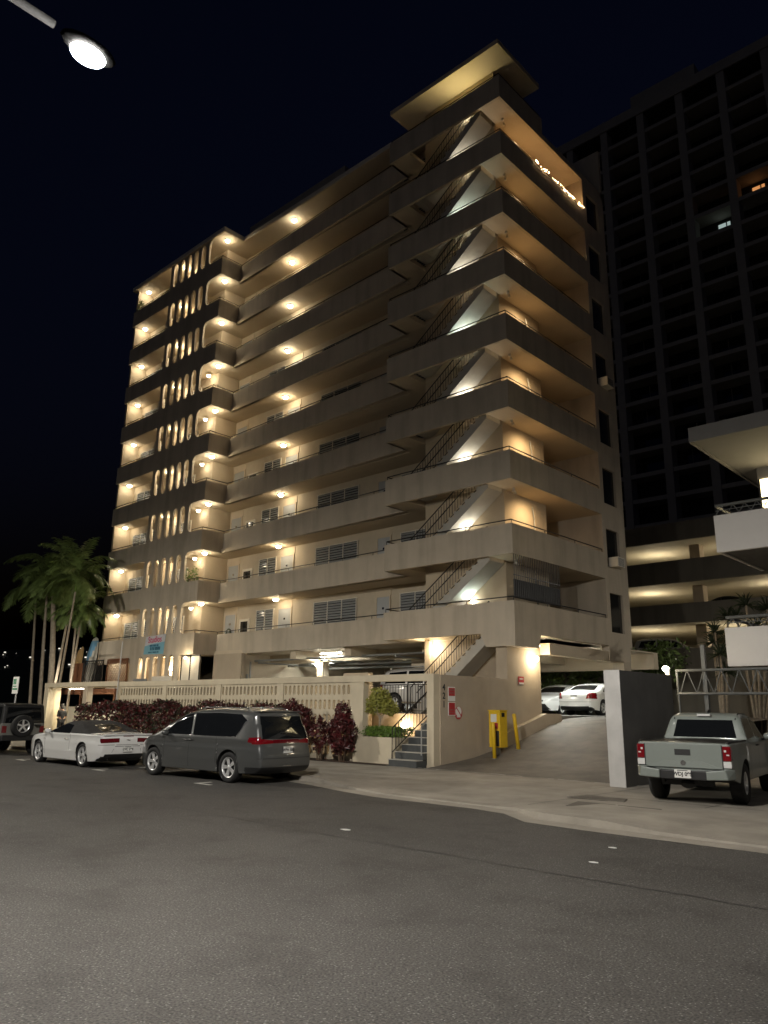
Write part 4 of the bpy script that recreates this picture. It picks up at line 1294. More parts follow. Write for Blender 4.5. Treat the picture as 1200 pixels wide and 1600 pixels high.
# ---- white convertible
cam_paint = paint('convertible_white', (.74,.74,.72), .25, 0, .9)
soft = mat('soft_top_cloth', (.015,.014,.014), .9, bump=.3, bs=120)
cam = thing('convertible_car', 'white sports convertible with a closed black soft top', 'convertible', (-8.75, -10.23, 0), R(182), local=True)
def Wc(x, z):
    w = .945 - taper(x, 1.5, .26, -1.7, .10, .9, .7)
    w += .03*math.exp(-((x+1.35)/.45)**2)*max(0, 1-abs(z-.75)/.35) + .02*math.exp(-((x-1.4)/.45)**2)*max(0, 1-abs(z-.7)/.35)
    if z > .93: w -= (z-.93)*.62
    elif z > .70: w -= .02*math.sin((z-.7)/.23*math.pi)
    if z < .45: w -= (.45-z)*.14
    return w
ce = lambda p: .13 if p[1] > 1.1 else .07
make_car(cam, dict(
    shell=dict(top=[(-2.15,.20), (-2.30,.30), (-2.36,.52), (-2.40,.80), (-2.36,.94), (-2.1,.955), (-1.75,.965), (-1.3,1.10), (-.85,1.27), (-.35,1.335), (.05,1.30), (.5,1.12), (.9,.94), (1.3,.92), (1.9,.85), (2.25,.72), (2.38,.52), (2.35,.30), (2.2,.16)],
               wheels=[1.4, -1.41], rw=(.385, .345), zlow=.17, W=Wc, edge_r=ce, spine=((-1.6,.80), (1.6,.79)), sp=.045, crown=.025),
    paint=cam_paint,
    regions=[
        ('windscreen', 'plan', [(.86,.66), (.18,.56), (.18,-.56), (.86,-.66)], lambda c, n: n.z > .25 and c.z > .93, M['glasscar']),
        ('side_window', 'side', [(.80,.955), (.22,1.20), (-.15,1.235), (-.50,1.205), (-.55,.955)], left, M['glasscar']),
        ('side_window', 'side', [(.80,.955), (.22,1.20), (-.15,1.235), (-.50,1.205), (-.55,.955)], right, M['glasscar']),
        ('rear_window', 'plan', [(-1.62,.42), (-1.62,-.42), (-1.02,-.38), (-1.02,.38)], lambda c, n: n.z > .3 and c.z > .98, M['glassd']),
        ('soft_top', 'side', [(-1.74,.965), (.16,.965), (.12,1.4), (-1.74,1.4)], lambda c, n: c.z > .96, soft),
        ('tail_light', 'end', [(.30,.735), (.86,.72), (.86,.85), (.30,.86)], lambda c, n: c.x < -2.1, M['darklens']),
        ('tail_light', 'end', [(-.30,.735), (-.86,.72), (-.86,.85), (-.30,.86)], lambda c, n: c.x < -2.1, M['darklens']),
        ('rear_diffuser', 'end', [(-.80,.12), (.80,.12), (.70,.40), (-.70,.40)], lambda c, n: c.x < -2.0, M['plastic']),
        ('front_grille', 'end', [(-.7,.3), (.7,.3), (.75,.6), (-.75,.6)], lambda c, n: c.x > 2.2, M['plastic']),
        ('side_marker', 'side', [(2.0,.55), (2.12,.54), (2.12,.60), (2.0,.61)], both, M['redlens']),
    ],
    gaps=[('side', [(.95,.30), (.962,.30), (.962,.93), (.95,.93)], both), ('side', [(-.62,.45), (-.608,.45), (-.608,.95), (-.62,.95)], both),
          ('end', [(-.95,.66), (.95,.66), (.95,.672), (-.95,.672)], lambda c, n: c.x < -2.2), ('end', [(-.5,.45), (-.42,.62), (-.41,.62), (-.49,.45)], lambda c, n: c.x < -2.2), ('end', [(.5,.45), (.42,.62), (.41,.62), (.49,.45)], lambda c, n: c.x < -2.2), ('end', [(-.42,.615), (.42,.615), (.42,.63), (-.42,.63)], lambda c, n: c.x < -2.2)]))
for wx in (1.4, -1.41):
    for s in (1, -1): wheel(cam, wx, s*.81, .345, .245, 5, s, .255, twin=True)
for s in (1, -1):
    mirror(cam, .72, s*.86, 1.0, cam_paint, s); handle(cam, -.42, s*.925, .80, M['chrome'])
plate(cam, -2.41, 0, .54, 'LVC 294')
b = MB(); b.prism([(-.075, .80), (-.03, .78), (.075, .80), (.03, .82)], 'x', -2.425, -2.40); b.build('tail_badge', M['plastic'], cam)
b = MB(); b.box(-2.405, -2.39, -.17, .17, .905, .925); b.build('high_brake_light', M['darklens'], cam)
b = MB(); b.hexa([(-2.42,-.8,.935), (-2.2,-.78,.945), (-2.2,.78,.945), (-2.42,.8,.935)], [(-2.44,-.78,.985), (-2.3,-.76,.975), (-2.3,.76,.975), (-2.44,.78,.985)]); b.build('spoiler', cam_paint, cam)
for s in (1, -1):
    b = MB(); b.lathe([(.05, 0), (.05, .1)], 14, (-2.36, s*.55, .27), 'x'); b.build('exhaust', M['chrome'], cam)
cam.scale = (.94,)*3

# ---- grey green pickup
tk_paint = paint('pickup_paint', (.20,.225,.205), .35, 0, .6)
tk = thing('pickup_truck', 'pale grey green pickup truck backed towards the street beside the grey wall', 'pickup truck', (7.948, -4.681, .062), R(98.0), local=True)
def Wt(x, z):
    w = .90 - taper(x, 1.8, .22, -2.3, .03, .9, .5)
    for wx in (1.62, -1.62):
        w += .055*math.exp(-((x-wx)/.5)**4)*max(0, 1-max(0, z-.95)/.2)*(1 if z < 1.15 else 0)
    if z > 1.17: w -= (z-1.17)*.30 + .02
    if z < .6: w -= (.6-z)*.12
    return w
te = lambda p: .10 if p[1] > 1.3 else .035
make_car(tk, dict(
    shell=dict(top=[(-2.62,.52), (-2.68,.60), (-2.70,.72), (-2.70,1.16), (-2.66,1.19), (-2.3,1.195), (-.82,1.20), (-.80,1.22), (-.66,1.62), (-.58,1.72), (-.35,1.765), (.35,1.765), (.75,1.68), (1.15,1.34), (1.3,1.22), (1.9,1.17), (2.4,1.08), (2.58,.9), (2.62,.6), (2.5,.45)],
               wheels=[1.62, -1.62], rw=(.47, .40), zlow=.42, W=Wt, edge_r=te, spine=((-2.1,1.0), (1.9,.98)), sp=.05, crown=.012),
    paint=tk_paint,
    regions=[
        ('rear_window', 'end', [(-.66,1.25), (.66,1.25), (.58,1.62), (-.58,1.62)], lambda c, n: n.x < -.3 and -1.0 < c.x < -.4, M['glasscar']),
        ('bed_cover', 'plan', [(-2.63,.78), (-.86,.80), (-.86,-.80), (-2.63,-.78)], lambda c, n: n.z > .6 and 1.1 < c.z < 1.25, M['plastic']),
        ('windscreen', 'plan', [(1.18,.70), (.74,.60), (.74,-.60), (1.18,-.70)], lambda c, n: n.z > .2 and c.z > 1.2, M['glasscar']),
        ('side_window', 'side', [(1.05,1.24), (.70,1.58), (.28,1.66), (.24,1.24)], left, M['glasscar']),
        ('side_window', 'side', [(1.05,1.24), (.70,1.58), (.28,1.66), (.24,1.24)], right, M['glasscar']),
        ('side_window', 'side', [(.18,1.24), (.20,1.66), (-.42,1.66), (-.58,1.55), (-.66,1.24)], left, M['glasscar']),
        ('side_window', 'side', [(.18,1.24), (.20,1.66), (-.42,1.66), (-.58,1.55), (-.66,1.24)], right, M['glasscar']),
    ],
    gaps=[('side', [(.20,.5), (.214,.5), (.214,1.2), (.20,1.2)], both), ('side', [(-.70,.5), (-.686,.5), (-.686,1.2), (-.70,1.2)], both), ('side', [(1.12,.5), (1.134,.5), (1.134,1.15), (1.12,1.15)], both),
          ('side', [(-.80,.5), (-.785,.5), (-.785,1.2), (-.80,1.2)], both)]))
for wx in (1.62, -1.62):
    for s in (1, -1): wheel(tk, wx, s*.80, .40, .27, 6, s, .225)
# tailgate, lamps, bumper
b = MB(); b.box(-2.735, -2.70, -.735, .735, .70, 1.175)
o = b.build('tailgate', tk_paint, tk, bevel=.012)
b = MB(); b.hexa([(-2.75,-.73,.715), (-2.735,-.73,.715), (-2.735,.73,.715), (-2.75,.73,.715)], [(-2.742,-.36,.84), (-2.735,-.36,.84), (-2.735,.36,.84), (-2.742,.36,.84)]); b.build('pressed_panel', tk_paint, o)
b = MB(); b.box(-2.745, -2.7355, -.15, .15, .95, 1.06); b.build('handle', M['plastic'], o)
b = MB(); b.lathe([(.05, 0), (.05, .012)], 18, (-2.752, 0, .80), 'x'); b.build('emblem', M['chrome'], o)
b = MB()
for i in range(7): b.box(-2.7365, -2.7355, -.68+i*.05, -.65+i*.05, 1.0, 1.04)
b.build('raised_lettering', tk_paint, o)
for s in (1, -1):
    b = MB(); b.box(-2.735, -2.58, s*.745 if s > 0 else -.90, .90 if s > 0 else -.745, .86, 1.14)
    o = b.build('tail_light', M['redlens'], tk, bevel=.02)
    b = MB(); b.box(-2.733, -2.58, s*.75 if s > 0 else -.895, .895 if s > 0 else -.75, .74, .855); b.build('reverse_lens', M['clearlens'], o)
    b = MB(); b.box(-2.7385, -2.7355, s*.78 if s > 0 else -.82, .82 if s > 0 else -.78, 1.03, 1.07); b.box(-2.7385, -2.7355, s*.82 if s > 0 else -.87, .87 if s > 0 else -.82, .965, .99); b.build('reflector', M['clearlens'], o)
    b = MB(); b.box(-2.74, -2.60, s*.735 if s > 0 else -.75, .75 if s > 0 else -.735, .73, 1.15); b.build('lamp_surround', M['plastic'], o)
    b = MB()
    b.hexa([(-2.86, s*.44, .50), (-2.86, s*.84, .52), (-2.62, s*.94, .52), (-2.62, s*.44, .50)], [(-2.86, s*.44, .66), (-2.86, s*.80, .71), (-2.62, s*.94, .72), (-2.62, s*.44, .66)])
    b.build('bumper_end', tk_paint, tk, bevel=.02)
b = MB(); b.box(-2.83, -2.62, -.445, .445, .49, .66); b.build('bumper_step', M['plastic'], tk, bevel=.015)
b = MB(); b.box(-2.70, -2.64, -.74, .74, .655, .70); b.build('bumper_gap', M['plastic'], tk)
plate(tk, -2.836, 0, .60, 'WDJ 095')
b = MB(); b.box(-2.5, -2.4, -.5, .5, .36, .46); b.lathe([(.035, 0), (.035, .3)], 12, (-2.6, .45, .43), 'x'); b.ball((-2.45, 0, .40), .13, .9, 1.2, .8); b.build('axle_and_exhaust', M['plastic'], tk)
b = MB(); b.box(-.70, -.60, -.14, .14, 1.70, 1.745); b.build('high_brake_light', M['clearlens'], tk)
for s in (1, -1):
    mirror(tk, .92, s*.88, 1.27, tk_paint, s); handle(tk, .02, s*.90, 1.10, M['plastic'])
    bar(tk, 'roof_gutter', [(-.66, s*.64, 1.64), (-.4, s*.655, 1.755), (.4, s*.655, 1.755)], .012, M['plastic'])
    bar(tk, 'bed_rail', [(-2.66, s*.84, 1.195), (-.85, s*.84, 1.205)], .025, M['plastic'])
b = MB(); b.smooth = True; b.ball((-.2, 0, 1.80), .06, 1.5, .5, .8); b.build('roof_aerial', M['plastic'], tk)
tk.scale = (.935,)*3

# ---- dark off-roader at far left
jp_paint = paint('offroader_paint', (.17,.17,.15), .4, 0, .5)
jp = thing('off_road_car', 'dark boxy off road car with a spare wheel on its back', 'off road car', (-15.75, -10.1, 0), R(180), local=True)
def Wj(x, z):
    w = .79 - (max(0, x-.9)*.10)
    if z > 1.1: w -= (z-1.1)*.10
    return w
make_car(jp, dict(
    shell=dict(top=[(-2.05,.55), (-2.07,.62), (-2.06,1.1), (-2.0,1.72), (-1.95,1.80), (-1.0,1.83), (.35,1.82), (.5,1.78), (.85,1.22), (.92,1.16), (1.9,1.10), (1.98,1.02), (1.99,.55), (1.9,.48)],
               wheels=[1.40, -1.30], rw=(.47, .40), zlow=.48, W=Wj, edge_r=lambda p: .05, spine=((-1.5,1.0), (1.4,.97)), sp=.06, crown=.01),
    paint=jp_paint,
    regions=[
        ('rear_window', 'end', [(-.66,1.12), (.66,1.12), (.60,1.68), (-.60,1.68)], lambda c, n: n.x < -.3 and c.x < -1.8, M['glasscar']),
        ('side_window', 'side', [(-1.9,1.14), (-1.0,1.14), (-1.0,1.70), (-1.86,1.70)], left, M['glasscar']),
        ('side_window', 'side', [(-1.9,1.14), (-1.0,1.14), (-1.0,1.70), (-1.86,1.70)], right, M['glasscar']),
        ('side_window', 'side', [(-.9,1.14), (.6,1.14), (.35,1.68), (-.9,1.70)], left, M['glasscar']),
        ('side_window', 'side', [(-.9,1.14), (.6,1.14), (.35,1.68), (-.9,1.70)], right, M['glasscar']),
        ('hard_top', 'side', [(-2.1,1.09), (.9,1.09), (.9,1.95), (-2.1,1.95)], lambda c, n: c.z > 1.09 and c.x < .75, M['plastic']),
    ]))
for wx in (1.4, -1.3):
    for s in (1, -1): wheel(jp, wx, s*.76, .40, .26, 5, s, .23, mrim=M['galv'])
sw = thing('tmp', None, None, local=True); bpy.data.objects.remove(sw)
b = MB(); b.smooth = True
b.lathe([(.23, -.10), (.36, -.12), (.395, -.06), (.395, .06), (.36, .12), (.23, .10)], 36, (-2.22, .10, 1.02), 'x', cap=False)
o = b.build('spare_wheel', M['rubber'], jp)
b = MB(); b.m = 1; b.lathe([(.002, 0), (.24, 0)], 28, (-2.24, .10, 1.02), 'x', cap=False); b.m = 0
b.lathe([(.235, -.09), (.215, -.08), (.21, 0)], 32, (-2.22, .10, 1.02), 'x', cap=False)
for i in range(5):
    a = 2*math.pi*i/5+.3
    Mx = Matrix.Translation((-2.275, .10+math.cos(a)*.12, 1.02+math.sin(a)*.12)) @ Matrix.Rotation(a, 4, 'X')
    b.obox(Mx, .03, .2, .06)
b.lathe([(.06, -.03), (.05, -.08), (.001, -.08)], 16, (-2.24, .10, 1.02), 'x', cap=False)
b.build('rim', [M['alloy'], M['plastic']], o)
for s in (1, -1):
    b = MB(); b.box(-2.10, -2.04, s*.60 if s > 0 else -.76, .76 if s > 0 else -.60, .78, 1.02); b.build('tail_light', M['redlens'], jp, bevel=.01)
    b = MB(); b.prism([(-1.85,.92), (-1.6,.97), (-1.0,.97), (-.75,.80), (-.80,.78), (-1.05,.92), (-1.55,.92), (-1.8,.85)], 'y', s*.78, s*.92); b.build('wing_flare', M['plastic'], jp)
    b = MB(); b.prism([(.85,.80), (1.1,.97), (1.7,.97), (1.98,.85), (1.95,.80), (1.65,.92), (1.15,.92), (.9,.78)], 'y', s*.76, s*.92); b.build('wing_flare', M['plastic'], jp)
b = MB(); b.box(-2.25, -2.04, -.82, .82, .50, .70); b.build('rear_bumper', M['plastic'], jp, bevel=.03)
bar(jp, 'rear_wiper', [(-2.06, -.05, 1.35), (-2.04, -.35, 1.37)], .01, M['plastic'])
b = MB(); b.box(-2.3, -2.07, -.55, -.40, 1.02, 1.07); b.build('tailgate_hinge', M['plastic'], jp)
jp.scale = (.95,)*3

# ---- silver SUV in the garage
sv_paint = paint('suv_silver', (.46,.45,.43), .3, .5, .7)
sv = thing('silver_suv', 'silver four door SUV parked across the front of the garage', 'SUV', (-5.70, 2.78, GF), 0, local=True)
def Ws(x, z):
    w = .90 - taper(x, 1.6, .2, -1.9, .08, .8, .6)
    for wx in (1.42, -1.42): w += .04*math.exp(-((x-wx)/.48)**4)*(1 if z < 1.0 else 0)
    if z > 1.12: w -= (z-1.12)*.24
    if z < .5: w -= (.5-z)*.1
    return w
make_car(sv, dict(
    shell=dict(top=[(-2.25,.36), (-2.36,.50), (-2.38,.85), (-2.33,1.1), (-2.18,1.55), (-2.05,1.74), (-1.2,1.81), (-.2,1.81), (.4,1.74), (.85,1.48), (1.2,1.20), (1.9,1.10), (2.3,.98), (2.42,.75), (2.40,.42), (2.25,.30)],
               wheels=[1.42, -1.42], rw=(.45, .38), zlow=.36, W=Ws, edge_r=lambda p: .11 if p[1] > 1.3 else .06, spine=((-1.6,.95), (1.7,.91)), sp=.055),
    paint=sv_paint,
    regions=[('side_window', 'side', [(.95,1.18), (.55,1.52), (.2,1.66), (.14,1.18)], right, M['glasscar']), ('side_window', 'side', [(.05,1.18), (.1,1.67), (-.75,1.68), (-.75,1.18)], right, M['glasscar']),
             ('side_window', 'side', [(-.86,1.18), (-.86,1.68), (-1.8,1.62), (-2.0,1.18)], right, M['glasscar']), ('windscreen', 'plan', [(1.16,.7), (.45,.6), (.45,-.6), (1.16,-.7)], lambda c, n: n.z > .2 and c.z > 1.15, M['glasscar']),
             ('rear_window', 'end', [(-.7,1.18), (.7,1.18), (.62,1.62), (-.62,1.62)], lambda c, n: n.x < -.3 and c.x < -1.9, M['glasscar']),
             ('tail_light', 'side', [(-2.4,.86), (-2.12,.86), (-2.10,1.15), (-2.36,1.15)], right, M['redlens']), ('tail_light', 'side', [(-2.4,.86), (-2.12,.86), (-2.10,1.15), (-2.36,1.15)], left, M['redlens'])],
    gaps=[('side', [(.06,.5), (.075,.5), (.075,1.17), (.06,1.17)], both), ('side', [(-.92,.5), (-.905,.5), (-.905,1.17), (-.92,1.17)], both), ('side', [(1.05,.5), (1.065,.5), (1.065,1.1), (1.05,1.1)], both)]))
for wx in (1.42, -1.42):
    for s in (1, -1): wheel(sv, wx, s*.80, .38, .25, 6, s, .24)
for s in (1, -1):
    mirror(sv, .85, s*.88, 1.2, sv_paint, s); handle(sv, -.02, s*.92, 1.05, M['plastic']); handle(sv, -.8, s*.92, 1.05, M['plastic'])
    bar(sv, 'roof_rail', [(-1.9, s*.62, 1.76), (-1.75, s*.62, 1.86), (-.1, s*.64, 1.86), (.15, s*.64, 1.78)], .02, M['galv'])
bar(sv, 'roof_crossbar', [(-1.2, -.62, 1.86), (-1.2, .62, 1.86)], .02, M['plastic']); bar(sv, 'roof_crossbar', [(-.3, -.62, 1.86), (-.3, .62, 1.86)], .02, M['plastic'])
b = MB(); b.box(-1.0, 1.0, -.93, -.84, .40, .45); b.build('side_step', M['chrome'], sv)
sv.scale = (.99,)*3

# ---- sedans in the garage
def sedan(name, lab, loc, rz, pm, rear_view, plate_txt=None):
    o = thing(name, lab, 'sedan', loc, rz, local=True)
    def Wd(x, z):
        w = .91 - taper(x, 1.5, .28, -1.7, .16, .9, .75)
        if z > .95: w -= (z-.95)*.42
        if z < .45: w -= (.45-z)*.12
        return w
    make_car(o, dict(
        shell=dict(top=[(-2.2,.25), (-2.38,.36), (-2.42,.62), (-2.38,.92), (-2.25,1.02), (-1.75,1.06), (-1.1,1.34), (-.5,1.44), (.1,1.43), (.5,1.32), (1.1,1.0), (1.4,.94), (2.0,.84), (2.36,.68), (2.44,.5), (2.40,.28), (2.25,.18)],
                   wheels=[1.42, -1.38], rw=(.38, .335), zlow=.2, W=Wd, edge_r=lambda p: .12 if p[1] > 1.1 else .08, spine=((-1.7,.79), (1.6,.775)), sp=.06),
        paint=pm,
        regions=[('side_window', 'side', [(.95,.98), (.42,1.27), (.1,1.345), (.02,.98)], left, M['glasscar']), ('side_window', 'side', [(.95,.98), (.42,1.27), (.1,1.345), (.02,.98)], right, M['glasscar']),
                 ('side_window', 'side', [(-.05,.98), (.02,1.35), (-.55,1.35), (-1.05,1.22), (-1.35,1.02)], left, M['glasscar']), ('side_window', 'side', [(-.05,.98), (.02,1.35), (-.55,1.35), (-1.05,1.22), (-1.35,1.02)], right, M['glasscar']),
                 ('windscreen', 'plan', [(1.08,.70), (.48,.58), (.48,-.58), (1.08,-.70)], lambda c, n: n.z > .25 and c.z > .98, M['glasscar']),
                 ('rear_window', 'plan', [(-1.68,.64), (-1.68,-.64), (-1.08,-.55), (-1.08,.55)], lambda c, n: n.z > .25 and c.z > 1.05, M['glasscar']),
                 ('tail_light', 'end', [(.58,.72), (1.0,.72), (1.0,1.0), (.68,.98)], lambda c, n: c.x < -1.95, M['redlens']), ('tail_light', 'end', [(-.58,.72), (-1.0,.72), (-1.0,1.0), (-.68,.98)], lambda c, n: c.x < -1.95, M['redlens']),
                 ('head_light', 'end', [(.42,.62), (.95,.66), (.95,.78), (.5,.70)], lambda c, n: c.x > 1.8, M['clearlens']), ('head_light', 'end', [(-.42,.62), (-.95,.66), (-.95,.78), (-.5,.70)], lambda c, n: c.x > 1.8, M['clearlens']),
                 ('lower_grille', 'end', [(-.72,.24), (.72,.24), (.55,.50), (-.55,.50)], lambda c, n: c.x > 2.1, M['plastic']), ('upper_grille', 'end', [(-.42,.60), (.42,.60), (.42,.68), (-.42,.68)], lambda c, n: c.x > 2.0, M['plastic']),
                 ('rear_valance', 'end', [(-.9,.2), (.9,.2), (.8,.36), (-.8,.36)], lambda c, n: c.x < -2.1, M['plastic'])],
        gaps=[('side', [(.0,.35), (.012,.35), (.012,.97), (.0,.97)], both), ('side', [(1.0,.4), (1.012,.4), (1.012,.95), (1.0,.95)], both), ('end', [(-.8,.58), (.8,.58), (.8,.592), (-.8,.592)], lambda c, n: c.x < -2.2)]))
    for wx in (1.42, -1.38):
        for s in (1, -1): wheel(o, wx, s*.79, .335, .22, 5, s, .225, twin=True)
    for s in (1, -1): mirror(o, .82, s*.86, 1.0, pm, s); handle(o, -.5, s*.9, .86, pm)
    b = MB(); b.box(-2.425, -2.40, -.16, .16, .74, .90)
    b.build('number_plate', M['plate'] if plate_txt else M['galv'], o)
    b = MB(); b.lathe([(.05, 0), (.05, .012)], 14, (2.385, 0, .64), 'x'); b.build('badge', M['chrome'], o)
    o.scale = (.94,)*3
    return o
white_s = paint('sedan_white', (.72,.72,.70), .28, 0, .8)
dark_s = paint('sedan_black', (.015,.016,.018), .3, 0, .8)
sedan('white_sedan', 'white sedan facing out of the garage with its headlights visible', (-4.75, 11.0, GF), R(-90), white_s, False)
sedan('white_sedan', 'white sedan parked nose in with red tail lights towards the driveway', (-2.35, 10.2, GF), R(90), white_s, True)
sedan('dark_sedan', 'dark sedan whose roof shows over the fence at the left of the garage', (-13.9, 3.3, GF), R(-80), dark_s, True)
sedan('grey_sedan', 'grey sedan deep in the garage behind the silver SUV', (-10.6, 6.8, GF), R(95), paint('sedan_grey', (.2,.2,.2), .3, .3, .6), True)
# ------------------------------------------------------------------ plants
def leaf_quad(mb, c, size, asp=.45, up=.2, rnd=random):
    d = Vector((rnd.gauss(0,1), rnd.gauss(0,1), rnd.gauss(up,.8)))
    if d.length < 1e-3: d = Vector((0,0,1))
    d.normalize(); s = d.orthogonal().normalized()
    s = (Matrix.Rotation(rnd.uniform(0, 6.283), 3, d) @ s)
    n = d.cross(s)*size*.10
    c = Vector(c); l = size*rnd.uniform(.7, 1.25)
    mb.add([c-d*l*.5, c+s*l*asp*.5+n, c+d*l*.5, c-s*l*asp*.5+n], [(0,1,2), (0,2,3)])
def bush_leaves(mb, c, r, n, size, asp=.45, shell=.55, lump=None, rnd=random):
    for _ in range(n):
        v = Vector((rnd.gauss(0,1), rnd.gauss(0,1), rnd.gauss(0,1))).normalized()
        t = rnd.uniform(shell, 1)**.6
        k = 1 + .18*math.sin(5*v.x+c[0])*math.cos(4*v.y+3*v.z)
        p = (c[0]+v.x*r[0]*t*k, c[1]+v.y*r[1]*t*k, c[2]+v.z*r[2]*t*k)
        leaf_quad(mb, p, size, asp, rnd=rnd)
rg = random.Random(21)
hd = thing('croton_hedge', 'long dark red leaved hedge in front of the pierced block fence', 'hedge', (-14, -4.55, .08))
lv = MB(); gl = MB()
for i in range(11500):
    x = rg.uniform(-20.7, -6.3)
    top = 1.63 + .12*math.sin(x*1.7) + .10*math.sin(x*4.1+1)
    if rg.random() < .45: y, z = rg.uniform(-5.0, -4.1), top + rg.gauss(0, .07)
    else: y, z = -4.98 + abs(rg.gauss(0, .12)), rg.uniform(.25, top)
    leaf_quad(gl if rg.random() < .22 else lv, (x, y, z), .17, .42, rnd=rg)
lv.build('foliage', M['leafr'], hd, fix=False); gl.build('foliage', M['leafd'], hd, fix=False)
st = MB()
for i in range(46):
    x = -20.6+i*.31; st.tube([(x, -4.5+rg.uniform(-.1, .1), .07), (x+rg.uniform(-.1, .1), -4.5, .9)], .018, 5)
st.build('stems', M['twig'], hd)
def shrub(loc, r, n, lab, m, size=.16, stems=5):
    o = thing('croton_shrub', lab, 'shrub', loc, local=True)
    b = MB(); bush_leaves(b, (0, 0, r[2]+.25), r, n, size, rnd=rg); b.build('foliage', m, o, fix=False)
    s = MB()
    for i in range(stems):
        a = i*2.4; s.tube([(math.cos(a)*.08, math.sin(a)*.08, 0), (math.cos(a)*r[0]*.5, math.sin(a)*r[1]*.5, r[2]*1.2)], [.02, .008], 5)
    s.build('stems', M['twig'], o)
    return o
shrub((-5.75, -4.6, .08), (.75, .55, .80), 1500, 'rounded dark red shrub ending the hedge behind the minivan', M['leafr'], .17)
shrub((-4.75, -4.35, .08), (.28, .28, .55), 190, 'sparse low red shrub between the hedge and the bushy one', M['leafr'], .2)
o = shrub((-3.72, -4.35, .08), (.48, .42, .62), 1000, 'bushy dark red croton shrub beside the planter box', M['leafr'], .18)
b = MB(); bush_leaves(b, (.02, 0, 1.45), (.26, .24, .38), 260, .17, rnd=rg); b.build('foliage', M['leafr'], o, fix=False)
# planter plants
pl = thing('low_green_hedge', 'clipped bright green low hedge in the cream planter', 'plant', (-2.8, -3.3, .78))
b = MB()
for i in range(2600):
    x, y = rg.uniform(-3.66, -1.96), rg.uniform(-3.74, -2.8)
    z = .80+abs(rg.gauss(.2, .09)); z = min(z, 1.16)
    if y > -3.5 and rg.random() < .3: z = 1.1+rg.gauss(0, .03)
    leaf_quad(b, (x, y, z), .085, .5, rnd=rg)
b.build('foliage', M['leafg'], pl, fix=False)
tr = thing('topiary_tree', 'small yellow green round headed tree in the planter', 'tree', (-3.0, -3.35, .78))
b = MB(); b.tube([(-3.05, -3.35, .75), (-3.02, -3.35, 1.5)], [.035, .025], 8)
for a in range(5): b.tube([(-3.02, -3.35, 1.3+.04*a), (-3.0+math.cos(a*2.5)*.3, -3.35+math.sin(a*2.5)*.3, 1.75)], [.016, .008], 5)
b.build('trunk', M['bark'], tr)
b = MB()
for (dx, dy, dz, r, n) in ((0, 0, 1.95, .42, 700), (.28, .1, 1.75, .32, 380), (-.3, -.05, 1.8, .34, 420), (.08, -.2, 2.15, .28, 260), (-.15, .2, 2.05, .3, 260)):
    bush_leaves(b, (-3.0+dx, -3.35+dy, dz), (r, r, r*.85), n, .11, .5, .3, rnd=rg)
b.build('crown', M['leafy'], tr, fix=False)

def palm(base, top, lab, fr=15, ln=2.6, r0=.10, r1=.06, bend=0., tm='bark'):
    o = thing('palm_tree', lab, 'palm tree', base, group='palms left of the building')
    B, T = Vector(base), Vector(top)
    pts = [B.lerp(T, t) + Vector((bend*math.sin(t*math.pi), 0, 0)) for t in [i/9 for i in range(10)]]
    tk_ = MB(); tk_.smooth = True
    tk_.tube(pts, [r0*1.25]+[r0+(r1-r0)*i/8 for i in range(9)], 9)
    tk_.build('trunk', M[tm], o)
    cs = MB(); cs.smooth = True; cs.tube([T-Vector((0,0,.1)), T+Vector((0,0,.5)), T+Vector((0,0,.9))], [r1*1.15, r1*1.1, .02], 8); cs.build('crownshaft', M['leafg'], o)
    c = MB()
    for i in range(int(fr*1.3)):
        az = 2*math.pi*(i*.382) + rg.uniform(-.3, .3); el = R(rg.choice((70, 55, 40, 25, 10, -10)) + rg.uniform(-8, 8))
        L_ = ln*rg.uniform(.8, 1.15); p = T + Vector((0, 0, .55))
        d = Vector((math.cos(az)*math.cos(el), math.sin(az)*math.cos(el), math.sin(el)))
        N_ = 22; prev = p; path = [p]; dirs = [d]
        for s in range(N_):
            d = (d + Vector((0, 0, -.075 - .035*s/N_))).normalized(); p = p + d*L_/N_; path.append(p); dirs.append(d)
        c.tube(path, [.022*(1-q/(N_+2)) for q in range(N_+1)], 4)
        for s in range(2, N_+1):
            for sub in (0, .5):
                q = path[s-1].lerp(path[s], sub); dd = dirs[s]
                side = dd.cross(Vector((0,0,1)))
                side = side.normalized() if side.length > .05 else Vector((1,0,0))
                ll = .62*math.sin(math.pi*(.12+.80*s/N_))*rg.uniform(.8, 1.15)*ln/2.6
                for sg_ in (1, -1):
                    tip = q + (side*sg_*.85 + dd*.55 + Vector((0, 0, -.15-rg.uniform(0, .5))))*ll
                    mid = q.lerp(tip, .5) + Vector((0, 0, .06*ll))
                    w_ = dd*.030
                    c.add([q-w_*.6, q+w_*.6, mid+w_, tip, mid-w_], [(0,1,2,4), (4,2,3)])
    c.build('crown', M['leaf'], o, fix=False)
    return o
py_ = -1.5
palm((-33.4, py_, 0), (-34.7, py_, 8.2), 'slim palm farthest left with a dark drooping crown', 15, 2.9, .10, .06)
palm((-32.9, -1.2, 0), (-33.9, -1.2, 7.9), 'slim palm second from the left with dark crown', 13, 2.4, .09, .05)
palm((-30.9, -2.0, 0), (-32.2, -2.0, 9.3), 'tallest palm with a thin pale trunk leaning left', 18, 2.7, .10, .06)
palm((-30.4, -1.8, 0), (-31.6, -1.8, 8.1), 'palm with the thickest brownish trunk among the group', 13, 2.3, .20, .13, .35)
palm((-29.7, -1.0, 0), (-29.9, -1.0, 6.9), 'shorter palm with straight pale stem in the middle of the group', 14, 2.2, .08, .05)
palm((-29.5, -2.2, 0), (-28.1, -2.2, 8.5), 'palm leaning right whose fronds touch the building corner', 18, 2.6, .09, .05)
